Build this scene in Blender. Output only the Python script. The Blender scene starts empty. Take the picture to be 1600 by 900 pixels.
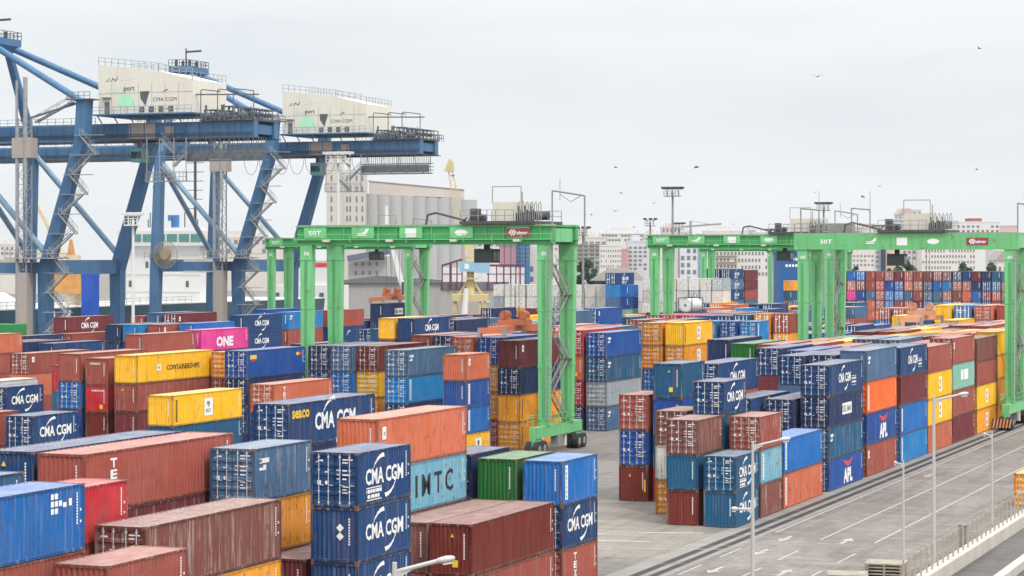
import bpy, bmesh, math, random
from math import sin, cos, tan, radians as R, pi
from mathutils import Vector, Matrix
S = bpy.context.scene
COL = S.collection
random.seed(7)

# ---------------------------------------------------------------- camera, sky, sun, exposure
CAM_H = 19.62
HEAD = R(21.797)                       # the view turns this far left of the yard's long axis (+Y)
FPX, HZ = 3614.8, 400.3                # focal length and horizon, in photo pixels (1600 x 900)
cam = bpy.data.cameras.new('camera')
cam.sensor_width = 36.0
cam.lens = FPX / 1600 * 36.0
cam.shift_y = -(450 - HZ) / 1600
cam.clip_start = 1.0
cam.clip_end = 20000
camo = bpy.data.objects.new('camera', cam)
COL.objects.link(camo)
camo.location = (0, 0, CAM_H)
camo.rotation_euler = (R(90), 0, HEAD)
S.camera = camo

SUN_EL, SUN_AZ = R(50), R(122)         # azimuth measured clockwise from +Y: behind the camera, to the right
w = bpy.data.worlds.new('World')
S.world = w
w.use_nodes = True
nt = w.node_tree
nt.nodes.clear()
def wn(t, **k):
    n = nt.nodes.new(t)
    for a, b in k.items(): setattr(n, a, b)
    return n
wl = nt.links.new
sky = wn('ShaderNodeTexSky', sky_type='NISHITA', sun_disc=False)
sky.sun_elevation = SUN_EL
sky.sun_rotation = SUN_AZ
sky.dust_density = 3.0
tc = wn('ShaderNodeTexCoord')
sep = wn('ShaderNodeSeparateXYZ')
wl(tc.outputs['Generated'], sep.inputs[0])
ramp = wn('ShaderNodeMapRange')        # an overcast sky is brighter overhead than at the horizon
ramp.inputs[1].default_value = 0.10
ramp.inputs[2].default_value = 1.0
ramp.inputs[3].default_value = 0.0
ramp.inputs[4].default_value = 1.0
wl(sep.outputs[2], ramp.inputs[0])
mp = wn('ShaderNodeMapping')
mp.inputs['Scale'].default_value = (1.5, 1.5, 9)
wl(tc.outputs['Generated'], mp.inputs[0])
nz = wn('ShaderNodeTexNoise')
nz.inputs['Scale'].default_value = 2.2
nz.inputs['Detail'].default_value = 6
nz.inputs['Roughness'].default_value = 0.55
wl(mp.outputs[0], nz.inputs['Vector'])
cl = wn('ShaderNodeMix', data_type='RGBA')
cl.inputs['A'].default_value = (6.6, 6.98, 7.3, 1)
cl.inputs['B'].default_value = (7.6, 7.8, 7.9, 1)
cr = wn('ShaderNodeMapRange')
cr.inputs[1].default_value = 0.36
cr.inputs[2].default_value = 0.62
wl(nz.outputs[0], cr.inputs[0])
wl(cr.outputs[0], cl.inputs['Factor'])
cz = wn('ShaderNodeMix', data_type='RGBA')
cz.inputs['B'].default_value = (22.5, 23, 23.5, 1)
wl(ramp.outputs[0], cz.inputs['Factor'])
wl(cl.outputs['Result'], cz.inputs['A'])
mx = wn('ShaderNodeMix', data_type='RGBA')
mx.inputs['Factor'].default_value = 0.93
wl(sky.outputs[0], mx.inputs['A'])
wl(cz.outputs['Result'], mx.inputs['B'])
bg = wn('ShaderNodeBackground')
bg.inputs['Strength'].default_value = 0.1
wl(mx.outputs['Result'], bg.inputs['Color'])
wo = wn('ShaderNodeOutputWorld')
wl(bg.outputs[0], wo.inputs[0])

sl = bpy.data.lights.new('sun', 'SUN')
sl.energy = 1.5
sl.angle = R(10)
sl.color = (1.0, 0.96, 0.90)
so = bpy.data.objects.new('sun', sl)
COL.objects.link(so)
so.rotation_euler = (R(90) - SUN_EL, 0, pi - SUN_AZ)
# a sun lamp shines along its -Z: tilt it so that it comes from (sin az, cos az)
d = Vector((-sin(SUN_AZ) * cos(SUN_EL), -cos(SUN_AZ) * cos(SUN_EL), -sin(SUN_EL)))
so.rotation_euler = d.to_track_quat('-Z', 'Y').to_euler()

S.view_settings.view_transform = 'Standard'
S.view_settings.look = 'None'
S.view_settings.exposure = 0.32
S.view_settings.gamma = 1.0
S.cycles.use_denoising = True
S.cycles.max_bounces = 6
S.cycles.diffuse_bounces = 3
S.cycles.glossy_bounces = 2
S.cycles.volume_bounces = 0
S.cycles.sample_clamp_indirect = 4

# ---------------------------------------------------------------- helpers
def at(u, v, Z):
    """world point seen at photo pixel (u, v), Z metres away along the view"""
    r = (u - 800) / FPX * Z
    return Vector((r * cos(HEAD) - Z * sin(HEAD), r * sin(HEAD) + Z * cos(HEAD), CAM_H - (v - HZ) * Z / FPX))
def seen(x, y, z=0):
    r = x * cos(HEAD) + y * sin(HEAD); Z = -x * sin(HEAD) + y * cos(HEAD)
    return 800 + FPX * r / Z, HZ + FPX * (CAM_H - z) / Z, Z

def tag(o, label=None, cat=None, group=None, kind=None):
    if label: o['label'] = label
    if cat: o['category'] = cat
    if group: o['group'] = group
    if kind: o['kind'] = kind
    return o
def empty(name, loc=(0, 0, 0), label=None, cat=None, group=None):
    o = bpy.data.objects.new(name, None)
    o.empty_display_size = 0.5
    COL.objects.link(o)
    o.location = loc
    return tag(o, label, cat, group)
def link(name, me, parent=None, loc=(0, 0, 0)):
    o = bpy.data.objects.new(name, me)
    COL.objects.link(o)
    o.parent = parent
    o.location = loc
    return o
KIDS = {}
def copy_tree(o, parent=None):
    c = o.copy()
    COL.objects.link(c)
    c.parent = parent
    for ch in list(o.children): copy_tree(ch, c)
    return c

class MB:
    def __init__(s): s.v = []; s.f = []; s.m = []; s.k = 0; s.sm = []
    def add(s, vs, fs, smooth=False):
        b = len(s.v)
        s.v += [tuple(p) for p in vs]
        for f in fs:
            s.f.append(tuple(i + b for i in f)); s.m.append(s.k); s.sm.append(smooth)
        return s
    def mat(s, k): s.k = k; return s
    def box(s, x0, x1, y0, y1, z0, z1):
        vs = [(x, y, z) for z in (z0, z1) for y in (y0, y1) for x in (x0, x1)]
        return s.add(vs, [(0, 2, 3, 1), (4, 5, 7, 6), (0, 1, 5, 4), (2, 6, 7, 3), (0, 4, 6, 2), (1, 3, 7, 5)])
    def bar(s, p, q, w, h=None, w2=None, h2=None, up=(0, 0, 1)):
        """rectangular bar from p to q; w across, h along 'up'; second size at q"""
        h = h or w; w2 = w2 or w; h2 = h2 or h
        p, q = Vector(p), Vector(q)
        d = (q - p).normalized(); u = Vector(up)
        if abs(d.dot(u)) > 0.99: u = Vector((0, 1, 0))
        a = d.cross(u).normalized(); b = a.cross(d).normalized()
        vs = []
        for c, ww, hh in ((p, w, h), (q, w2, h2)):
            for i, j in ((-1, -1), (1, -1), (1, 1), (-1, 1)):
                vs.append(c + a * ww / 2 * i + b * hh / 2 * j)
        return s.add(vs, [(0, 1, 2, 3), (7, 6, 5, 4), (0, 4, 5, 1), (1, 5, 6, 2), (2, 6, 7, 3), (3, 7, 4, 0)])
    def tube(s, p, q, r, n=8, r2=None):
        r2 = r if r2 is None else r2
        p, q = Vector(p), Vector(q)
        d = (q - p).normalized()
        a = d.orthogonal().normalized(); b = d.cross(a)
        vs = []
        for c, rr in ((p, r), (q, r2)):
            for i in range(n):
                t = 2 * pi * i / n
                vs.append(c + (a * cos(t) + b * sin(t)) * rr)
        s.add(vs, [(i, (i + 1) % n, n + (i + 1) % n, n + i) for i in range(n)], True)
        s.add(vs[:n], [tuple(reversed(range(n)))]); s.add(vs[n:], [tuple(range(n))])
        return s
    def path(s, pts, r, n=6):
        for a, b in zip(pts, pts[1:]): s.tube(a, b, r, n)
        return s
    def prism(s, poly, y0, y1):
        """polygon in x,z (counter-clockwise seen from -y) pushed from y0 to y1"""
        n = len(poly)
        vs = [(x, y0, z) for x, z in poly] + [(x, y1, z) for x, z in poly]
        return s.add(vs, [tuple(range(n)), tuple(reversed(range(n, 2 * n)))] + [(i, n + i, n + (i + 1) % n, (i + 1) % n) for i in range(n)])
    def rail(s, p, q, h=1.1, step=1.6, r=0.03):
        p, q = Vector(p), Vector(q)
        n = max(1, round((q - p).length / step))
        for i in range(n + 1):
            c = p.lerp(q, i / n); s.bar(c, c + Vector((0, 0, h)), r * 2)
        for k in (0.5, 1.0):
            z = Vector((0, 0, h * k)); s.bar(p + z, q + z, r * 2)
        return s
    def stair(s, p, q, w, across, n=12, r=0.04):
        """flight between two landings: strings, treads and handrails"""
        p, q, a = Vector(p), Vector(q), Vector(across).normalized() * w / 2
        for k in (-1, 1):
            s.bar(p + a * k, q + a * k, 0.06, 0.22)
            z = Vector((0, 0, 1.0)); s.bar(p + a * k + z, q + a * k + z, r * 1.6)
            for i in range(0, n + 1, 3):
                c = p.lerp(q, i / n) + a * k; s.bar(c, c + z, r * 1.3)
        for i in range(n + 1):
            c = p.lerp(q, i / n); s.bar(c - a, c + a, 0.24, 0.05)
        return s
    def flat(s, vf, o, ux, uy):
        o, ux, uy = Vector(o), Vector(ux), Vector(uy)
        vs, fs = vf
        return s.add([o + ux * x + uy * y for x, y in vs], fs)
    def mesh(s, name, mats):
        me = bpy.data.meshes.new(name)
        me.from_pydata(s.v, [], s.f)
        for m in (mats if isinstance(mats, (list, tuple)) else [mats]): me.materials.append(m)
        me.polygons.foreach_set('material_index', s.m)
        me.polygons.foreach_set('use_smooth', s.sm)
        me.update()
        return me
    def build(s, name, mats, parent=None, loc=(0, 0, 0)):
        return link(name, s.mesh(name, mats), parent, loc)

_txt = {}
def text(body, w=None, h=None, bold=0.02):
    """lettering as flat faces centred on (0, 0), scaled to w x h"""
    key = (body, w, h, bold)
    if key in _txt: return _txt[key]
    c = bpy.data.curves.new('lettering', 'FONT')
    c.body = body; c.offset = bold; c.resolution_u = 2
    o = bpy.data.objects.new('lettering', c)
    COL.objects.link(o)
    dg = bpy.context.evaluated_depsgraph_get()
    me = o.evaluated_get(dg).to_mesh()
    vs = [(v.co.x, v.co.y) for v in me.vertices]
    fs = [tuple(p.vertices) for p in me.polygons]
    o.evaluated_get(dg).to_mesh_clear()
    bpy.data.objects.remove(o); bpy.data.curves.remove(c)
    xs = [p[0] for p in vs]; ys = [p[1] for p in vs]
    cx, cy = (min(xs) + max(xs)) / 2, (min(ys) + max(ys)) / 2
    sx = w / (max(xs) - min(xs)) if w else None
    sy = h / (max(ys) - min(ys)) if h else sx
    sx = sx or sy
    _txt[key] = ([((x - cx) * sx, (y - cy) * sy) for x, y in vs], fs)
    return _txt[key]
def rect(x0, y0, x1, y1): return ([(x0, y0), (x1, y0), (x1, y1), (x0, y1)], [(0, 1, 2, 3)])
def swoosh(x0, y0, x1, y1, t0, t1, bend, n=8):
    """tapering curved stroke"""
    vs = []
    dx, dy = x1 - x0, y1 - y0
    L = math.hypot(dx, dy); nx, ny = -dy / L, dx / L
    for i in range(n + 1):
        t = i / n; b = bend * 4 * t * (1 - t)
        x, y = x0 + dx * t + nx * b, y0 + dy * t + ny * b
        k = (t0 + (t1 - t0) * t) / 2
        vs += [(x - nx * k, y - ny * k), (x + nx * k, y + ny * k)]
    return (vs, [(2 * i, 2 * i + 2, 2 * i + 3, 2 * i + 1) for i in range(n)])

# ---------------------------------------------------------------- materials
def nodes(name):
    m = bpy.data.materials.new(name); m.use_nodes = True
    t = m.node_tree; t.nodes.clear()
    o = t.nodes.new('ShaderNodeOutputMaterial'); b = t.nodes.new('ShaderNodeBsdfPrincipled')
    t.links.new(b.outputs[0], o.inputs[0])
    return m, t, b
def N(t, typ, **k):
    n = t.nodes.new(typ)
    for a, v in k.items():
        if a in n.inputs: n.inputs[a].default_value = v
        else: setattr(n, a, v)
    return n
def noise(t, vec, scale, detail=4, rough=0.6):
    n = N(t, 'ShaderNodeTexNoise', Scale=scale, Detail=detail, Roughness=rough)
    t.links.new(vec, n.inputs['Vector']); return n.outputs[0]
def mapped(t, vec, sc, off=None):
    n = N(t, 'ShaderNodeMapping'); n.inputs['Scale'].default_value = sc
    t.links.new(vec, n.inputs[0])
    if off is not None: t.links.new(off, n.inputs['Location'])
    return n.outputs[0]
def rng(t, v, a, b, c=0.0, d=1.0):
    n = N(t, 'ShaderNodeMapRange'); t.links.new(v, n.inputs[0])
    for i, q in enumerate((a, b, c, d)): n.inputs[i + 1].default_value = q
    return n.outputs[0]
def mix(t, f, a, b, blend='MIX'):
    n = N(t, 'ShaderNodeMix', data_type='RGBA', blend_type=blend)
    for s_, v in (('Factor', f), ('A', a), ('B', b)):
        i = n.inputs[s_]
        if isinstance(v, bpy.types.NodeSocket): t.links.new(v, i)
        elif s_ == 'Factor': i.default_value = v
        else: i.default_value = (*v, 1)
    return n.outputs['Result']
def mul(t, a, b):
    n = N(t, 'ShaderNodeMath', operation='MULTIPLY')
    for i, v in enumerate((a, b)):
        if isinstance(v, bpy.types.NodeSocket): t.links.new(v, n.inputs[i])
        else: n.inputs[i].default_value = v
    return n.outputs[0]
def hexc(h):
    h = h.lstrip('#'); c = [int(h[i:i + 2], 16) / 255 for i in (0, 2, 4)]
    return tuple(x / 12.92 if x <= 0.04045 else ((x + 0.055) / 1.055) ** 2.4 for x in c)
def simple(name, col, rough=0.6, var=0.25, scale=0.6, metal=0.0, dirt=None, streak=False, rust=0.0, grime=0.0):
    m, t, b = nodes(name)
    g = N(t, 'ShaderNodeTexCoord').outputs['Object']
    v = mapped(t, g, (1, 1, 0.15)) if streak else g
    f = rng(t, noise(t, v, scale, 5), 0.3, 0.75)
    c2 = dirt or tuple(x * (1 - var) for x in col)
    f2 = mul(t, f, 0.9 if dirt is None else var)
    c = mix(t, f2, col, c2)
    if grime:
        c = mix(t, mul(t, rng(t, noise(t, mapped(t, g, (2.2, 2.2, 0.22)), 1.0, 6, 0.65), 0.5, 0.72), grime), c, tuple(x * 0.35 for x in col))
    if rust:
        c = mix(t, mul(t, rng(t, noise(t, mapped(t, g, (1.3, 1.3, 0.7)), 1.0, 8, 0.72), 0.58, 0.66), rust), c, (0.15, 0.07, 0.04))
    t.links.new(c, b.inputs['Base Color'])
    b.inputs['Roughness'].default_value = rough
    b.inputs['Metallic'].default_value = metal
    return m
def container_paint(attr=None):
    m, t, b = nodes('container_paint')
    oi = N(t, 'ShaderNodeObjectInfo')
    g = N(t, 'ShaderNodeTexCoord').outputs['Object']
    off = N(t, 'ShaderNodeCombineXYZ')
    r100 = mul(t, oi.outputs['Random'], 90.0)
    for i in range(3): t.links.new(r100, off.inputs[i])
    off = off.outputs[0]
    wear, col = oi.outputs['Alpha'], oi.outputs['Color']
    if attr:
        an = N(t, 'ShaderNodeVertexColor', layer_name=attr)
        wear, col = an.outputs['Alpha'], an.outputs['Color']
    # broad fading
    f1 = rng(t, noise(t, mapped(t, g, (0.35, 0.35, 0.5), off), 1.0, 4), 0.35, 0.7)
    hsv = N(t, 'ShaderNodeHueSaturation', Saturation=0.88, Value=1.15)
    t.links.new(col, hsv.inputs['Color'])
    c = mix(t, mul(t, f1, 0.5), col, hsv.outputs[0])
    # vertical run-off streaks, pale and grimy
    s1 = rng(t, noise(t, mapped(t, g, (5, 5, 0.28), off), 1.0, 5, 0.65), 0.52, 0.72)
    c = mix(t, mul(t, mul(t, s1, wear), 0.75), c, (0.55, 0.50, 0.47))
    s2 = rng(t, noise(t, mapped(t, g, (7, 7, 0.5), off), 1.3, 5, 0.6), 0.55, 0.78)
    c = mix(t, mul(t, s2, 0.55), c, (0.055, 0.04, 0.035))
    s5 = rng(t, noise(t, mapped(t, g, (3.2, 3.2, 0.12), off), 1.0, 4, 0.6), 0.56, 0.70)      # long rust runs
    c = mix(t, mul(t, s5, mul(t, oi.outputs['Random'], 0.55)), c, (0.20, 0.085, 0.045))
    # rust spots and patches
    s3 = rng(t, noise(t, mapped(t, g, (2.2, 2.2, 1.3), off), 1.7, 8, 0.7), 0.56, 0.65)
    wr = rng(t, wear, 0.0, 0.6, 0.25, 0.95)
    c = mix(t, mul(t, s3, wr), c, (0.15, 0.058, 0.03))
    s4 = rng(t, noise(t, mapped(t, g, (0.8, 0.8, 0.9), off), 1.1, 5, 0.55), 0.60, 0.63)      # patches of repair paint
    dk = N(t, 'ShaderNodeHueSaturation', Saturation=0.9, Value=0.72)
    t.links.new(c, dk.inputs['Color'])
    c = mix(t, mul(t, s4, mul(t, oi.outputs['Random'], 0.8)), c, dk.outputs[0])
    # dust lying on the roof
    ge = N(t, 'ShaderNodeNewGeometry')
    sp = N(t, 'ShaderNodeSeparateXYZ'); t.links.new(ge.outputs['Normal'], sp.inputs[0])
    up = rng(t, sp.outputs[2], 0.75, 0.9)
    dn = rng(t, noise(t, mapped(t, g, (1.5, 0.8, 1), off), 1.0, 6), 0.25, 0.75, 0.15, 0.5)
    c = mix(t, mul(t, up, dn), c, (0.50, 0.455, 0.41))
    t.links.new(c, b.inputs['Base Color'])
    bp = N(t, 'ShaderNodeBump', Strength=0.35, Distance=0.12)           # shallow dents
    t.links.new(noise(t, mapped(t, g, (1, 1, 1), off), 1.6, 2, 0.4), bp.inputs['Height'])
    t.links.new(bp.outputs[0], b.inputs['Normal'])
    b.inputs['Roughness'].default_value = 0.6
    b.inputs['Specular IOR Level'].default_value = 0.2
    return m
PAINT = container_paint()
M = dict(
    white=simple('white_lettering', (0.82, 0.82, 0.80), 0.55, 0.12),
    bars=simple('galvanised_bar', (0.56, 0.58, 0.58), 0.5, 0.3, 2.0),
    black=simple('black_lettering', (0.02, 0.022, 0.025), 0.6, 0.2),
    yel=simple('yellow_lettering', (0.85, 0.55, 0.04), 0.55, 0.15),
    redl=simple('red_lettering', (0.62, 0.05, 0.07), 0.55, 0.15),
    rust=simple('rusty_steel', (0.22, 0.10, 0.06), 0.75, 0.5, 2.0),
)
HAZE = 0.00004
REST = set([4, 13, 15, 17, 18, 20, 21, 24, 25, 27, 30, 32, 33, 36, 39, 40, 41, 43, 46, 48, 49, 52, 55, 64, 74, 76, 78, 83, 103, 104, 115, 116, 117, 118, 121, 122, 127, 128, 130, 134, 137, 143, 145, 159, 170, 171, 173, 175, 177, 178, 180, 181, 183, 185, 216, 217, 218, 220, 221, 222, 223, 226, 229, 230, 232, 235, 236, 237, 239, 240, 243, 244, 246, 247, 248, 250, 252, 253, 254, 256, 257, 258, 259, 260, 261, 262, 263, 264, 270, 271, 273, 274, 277, 279, 280, 281, 282, 284, 286, 290, 291, 292, 293, 296, 298, 299, 302, 305, 308, 313, 315, 319, 323, 330, 331, 332, 333, 334, 335, 336, 337, 338, 339, 340, 341, 342, 343, 344, 345, 346, 347, 348, 349, 350, 351, 352, 353, 354, 355, 357, 358, 359, 360, 361, 362, 363, 364, 365, 366, 367, 368, 369, 370, 371, 372, 373, 374, 375, 376, 377, 378, 379, 381, 382, 383, 384, 385, 386, 387, 388, 389, 391, 393, 394, 395, 396, 397, 398, 399, 400, 401, 402, 403, 404, 405, 406, 407, 408, 409, 410, 411, 412, 413, 414, 415, 416, 417, 418, 419, 420, 421, 422, 423, 424, 425, 426, 427, 428, 429, 430, 431, 432, 433, 434, 435, 436, 437, 438, 439, 440, 441, 442, 443, 444, 445, 446, 447, 448, 449, 450, 451, 452, 453, 454, 455, 456, 457, 458, 459, 460, 461, 462, 463, 464, 465, 466, 467, 468, 469, 470, 471, 472, 473, 474, 475, 476, 477, 478, 479, 480, 481, 482, 483, 484, 485, 486, 487, 488, 489, 490, 491, 492, 493, 494, 495, 496, 497, 498, 499, 500, 501, 502, 503, 504, 505, 506, 507, 508, 509, 510, 511, 512, 513, 514, 515, 516, 517, 518, 519, 520, 521, 522, 523, 524, 525, 526, 527, 528, 529, 530, 531, 532, 533, 534, 535, 536, 537, 538, 539, 540, 541, 542, 543, 544, 545, 546, 547, 548, 549, 550, 551, 552, 553, 554, 555, 556, 557, 558, 559, 560, 561, 562, 563, 564, 565, 566, 567, 568, 569, 570, 571, 572, 573, 574, 575, 576, 577, 578, 579, 580, 581, 582, 583, 584, 585, 586, 587, 588, 589, 590, 591, 592, 593, 594, 595, 597, 598, 600, 601, 603, 604, 606, 607, 608, 609, 610, 611, 612, 613, 614, 615, 616, 617, 618, 619, 620, 621, 622, 623, 624, 625, 626, 627, 628, 629, 630, 631, 632, 633, 634, 637, 638, 639, 641, 642, 643, 644, 645, 646, 647, 648, 649, 650, 651, 652, 653, 654, 655, 656, 657, 658, 659, 660, 661, 662, 663, 664, 665, 666, 667, 668, 669, 670, 671, 672, 673, 674, 675, 676, 677, 678, 679, 680, 681, 682, 683, 684, 685, 686, 687, 688, 689, 690, 691, 692, 693, 694, 695, 696, 697, 698, 699, 700, 701, 702, 703, 704, 705, 706, 707, 708, 709, 710, 711, 712, 713, 714, 715, 716, 717, 718, 719, 720, 721, 722, 723, 724, 725, 726, 727, 728, 729, 730, 731, 732, 733, 734, 735, 744, 745, 746, 748, 749, 750, 751, 752, 755, 758, 759, 760, 764, 767, 768, 769, 770, 771, 772, 773, 776, 777, 779, 782, 786, 787, 789, 790, 794, 795, 796, 797, 798, 799, 800, 801, 802, 806, 809, 810, 811, 812, 813, 814, 815, 816, 817, 818, 819, 820, 821, 822, 823, 824, 825, 826, 827, 828, 829, 830, 831, 832, 833, 834, 835, 836, 839, 840, 841, 843, 844, 845, 850, 851, 853, 854, 855, 856, 858, 859, 860, 864, 865, 866, 867, 868, 869, 870, 874, 875, 876, 877, 878, 879, 880, 881, 883, 884, 885, 889, 890, 894, 895, 896, 899, 900, 904, 905, 906, 909, 910, 914, 915, 916, 917, 918, 919, 920, 921, 922, 923, 924, 925, 926, 927, 928, 929, 930, 931, 932, 933, 934, 935, 936, 937, 938, 939, 940, 941, 942, 943])
HIDDEN = set([4, 13, 18, 20, 21, 25, 27, 30, 32, 33, 36, 39, 40, 41, 43, 46, 48, 49, 52, 55, 74, 76, 83, 103, 116, 121, 122, 130, 171, 173, 177, 178, 180, 181, 183, 185, 216, 223, 256, 257, 258, 259, 260, 261, 262, 263, 264, 270, 271, 273, 274, 277, 280, 290, 291, 308, 315, 319, 323, 331, 335, 337, 338, 339, 340, 341, 342, 343, 345, 347, 349, 350, 351, 352, 353, 354, 355, 357, 361, 362, 364, 365, 366, 368, 369, 371, 372, 374, 376, 377, 379, 381, 382, 383, 384, 385, 389, 391, 394, 395, 396, 397, 398, 399, 400, 401, 402, 404, 405, 406, 407, 408, 409, 412, 413, 414, 415, 416, 417, 418, 419, 420, 421, 422, 423, 424, 425, 426, 427, 428, 429, 430, 431, 432, 433, 434, 435, 436, 437, 438, 439, 440, 441, 442, 443, 444, 445, 446, 447, 448, 449, 450, 451, 452, 453, 454, 455, 456, 457, 458, 459, 460, 461, 462, 463, 464, 465, 466, 467, 468, 469, 470, 471, 472, 473, 474, 475, 476, 477, 478, 479, 480, 481, 482, 483, 484, 485, 486, 487, 488, 489, 490, 491, 492, 493, 494, 495, 496, 497, 498, 499, 500, 501, 502, 503, 504, 505, 506, 507, 508, 509, 510, 511, 512, 513, 514, 515, 516, 517, 518, 519, 520, 521, 522, 523, 524, 525, 526, 527, 528, 529, 530, 531, 532, 533, 534, 535, 536, 537, 538, 539, 540, 541, 542, 543, 544, 545, 546, 547, 548, 549, 550, 551, 552, 553, 554, 555, 556, 557, 558, 559, 560, 561, 562, 563, 564, 565, 566, 567, 568, 569, 570, 571, 572, 573, 575, 576, 577, 579, 580, 581, 582, 583, 584, 585, 587, 589, 591, 593, 594, 595, 597, 609, 610, 611, 612, 613, 614, 615, 616, 620, 622, 624, 626, 627, 628, 629, 631, 633, 634, 638, 639, 642, 643, 644, 646, 647, 648, 649, 650, 651, 652, 653, 654, 655, 656, 657, 658, 659, 660, 661, 663, 664, 665, 666, 667, 668, 669, 670, 672, 673, 674, 675, 676, 677, 678, 679, 680, 681, 682, 683, 684, 685, 686, 687, 688, 689, 690, 691, 692, 693, 694, 695, 696, 697, 698, 699, 700, 701, 702, 703, 704, 706, 708, 709, 710, 711, 712, 713, 714, 715, 717, 720, 722, 723, 726, 728, 730, 732, 733, 734, 735, 744, 745, 748, 749, 752, 755, 758, 759, 760, 776, 779, 782, 786, 789, 790, 796, 797, 798, 800, 801, 802, 811, 812, 813, 815, 816, 817, 818, 819, 820, 825, 826, 827, 828, 829, 830, 835, 840, 845, 860, 865, 870, 875, 880, 885, 890, 895, 900, 905, 910, 915, 920, 921, 922, 923, 924, 925, 926, 927, 928, 929, 930, 931, 932, 933, 934, 935, 936, 937, 938, 939, 942, 943])
# ---------------------------------------------------------------- ground, roads, markings, water
def ground_mat(name, a, b_, c, sc=0.06, along=None, rough=0.9):
    m, t, b = nodes(name)
    g = N(t, 'ShaderNodeTexCoord').outputs['Object']
    n1 = rng(t, noise(t, g, sc, 7, 0.68), 0.36, 0.66)
    n2 = rng(t, noise(t, g, sc * 14, 6, 0.7), 0.4, 0.72)
    n3 = rng(t, noise(t, mapped(t, g, (1.1, 0.045, 1)), 1.0, 5), 0.50, 0.72)      # tyre tracks down the lanes
    n4 = rng(t, noise(t, mapped(t, g, (0.10, 0.85, 1)), 1.0, 6, 0.7), 0.48, 0.70)   # scuffs across
    k = mix(t, n1, a, b_)
    k = mix(t, mul(t, n2, 0.65), k, c)
    k = mix(t, mul(t, n3, 0.6), k, tuple(x * 0.45 for x in a))
    k = mix(t, mul(t, n4, 0.5), k, tuple(min(1, x * 1.25) for x in b_))
    n5 = rng(t, noise(t, mapped(t, g, (0.22, 0.07, 1)), 1.0, 3, 0.5), 0.58, 0.66)            # oil and patched areas
    k = mix(t, mul(t, n5, 0.45), k, tuple(x * 0.55 for x in a))
    n6 = rng(t, noise(t, mapped(t, g, (0.35, 2.2, 1)), 1.0, 6, 0.75), 0.5, 0.62)
    k = mix(t, mul(t, n6, 0.4), k, tuple(x * 0.7 for x in a))
    t.links.new(k, b.inputs['Base Color'])
    b.inputs['Roughness'].default_value = rough
    b.inputs['Specular IOR Level'].default_value = 0.25
    return m
YARD = ground_mat('yard_paving', (0.17, 0.157, 0.143), (0.245, 0.225, 0.202), (0.11, 0.10, 0.092))
ASPH = ground_mat('road_asphalt', (0.165, 0.145, 0.130), (0.27, 0.24, 0.218), (0.085, 0.073, 0.066), 0.09)
CONC = simple('pale_concrete', (0.27, 0.25, 0.225), 0.9, 0.4, 0.35)
DARKS = simple('drain_grating', (0.035, 0.033, 0.032), 0.8, 0.5, 0.8)
LINE = simple('worn_road_paint', (0.46, 0.44, 0.41), 0.8, 0.95, 2.4, dirt=(0.2, 0.18, 0.17))
def sheet(name, pts, z, m):
    o = MB().add([(x, y, z) for x, y in pts], [tuple(range(len(pts)))]).build(name, m)
    return tag(o, kind='structure')
sheet('ground', [(-231, -200), (900, -200), (3500, 9000), (-5200, 9000), (-5200, 480), (-231, 480)], 0, YARD)
sheet('water', [(-5200, -200), (-231, -200), (-231, 480), (-5200, 480)], -2.4, simple('harbour_water', (0.03, 0.06, 0.07), 0.12, 0.3, 0.05))
tag(MB().box(-231.6, -231, -200, 480, -4, 0.25).build('quay_edge', CONC), kind='structure')
sheet('road', [(-43.95, 40), (-29.2, 40), (-29.2, 420), (-43.95, 420)], 0.006, ASPH)
sheet('concrete_strip', [(-47.4, 40), (-43.95, 40), (-43.95, 420), (-47.4, 420)], 0.004, CONC)
for x0, x1 in ((-46.05, -45.45), (-44.95, -44.4)):
    sheet('drain_strip', [(x0, 40), (x1, 40), (x1, 420), (x0, 420)], 0.010, DARKS)
joints = MB()
for y in [128.5, 130.0, 140.2, 150.1, 156.5, 160.5, 166.8, 173.5, 181, 190, 199]:
    joints.add([(-46.0, y, 0.016), (-44.45, y + 0.9, 0.016), (-44.45, y + 1.08, 0.016), (-46.0, y + 0.18, 0.016)], [(0, 1, 2, 3)])
tag(joints.build('drain_joint', CONC), kind='structure')
sheet('concrete_apron', [(-64, 146), (-55, 141), (-47.5, 143), (-47.4, 160), (-52, 163), (-60, 172), (-66, 170)], 0.008,
      ground_mat('apron_concrete', (0.22, 0.195, 0.165), (0.29, 0.26, 0.22), (0.15, 0.135, 0.118), 0.25))
lines = MB()
def stripe(x, y0, y1, wd=0.17): lines.add([(x - wd / 2, y0, 0.014), (x + wd / 2, y0, 0.014), (x + wd / 2, y1, 0.014), (x - wd / 2, y1, 0.014)], [(0, 1, 2, 3)])
stripe(-43.6, 159.5, 400); stripe(-39.6, 156.5, 400); stripe(-35.7, 156, 400)
for x in (-43.5, -39.6, -35.7):
    for y in (118, 127, 136, 145): stripe(x + 0.1, y, y + 5.0)
lines.add([(-58, 149.6, 0.014), (-57.6, 149.6, 0.014), (-54.2, 154.4, 0.014), (-54.9, 154.4, 0.014)], [(0, 1, 2, 3)])
lines.add([(-55.5, 150.0, 0.014), (-50.2, 150.8, 0.014), (-50.2, 151.2, 0.014), (-55.5, 150.4, 0.014)], [(0, 1, 2, 3)])
lines.add([(-52.5, 155.6, 0.014), (-48.2, 157.0, 0.014), (-48.4, 157.5, 0.014), (-52.7, 156.1, 0.014)], [(0, 1, 2, 3)])
lines.add([(-50.5, 146.6, 0.014), (-44.2, 149.0, 0.014), (-44.2, 149.2, 0.014), (-50.5, 146.8, 0.014)], [(0, 1, 2, 3)])
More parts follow.
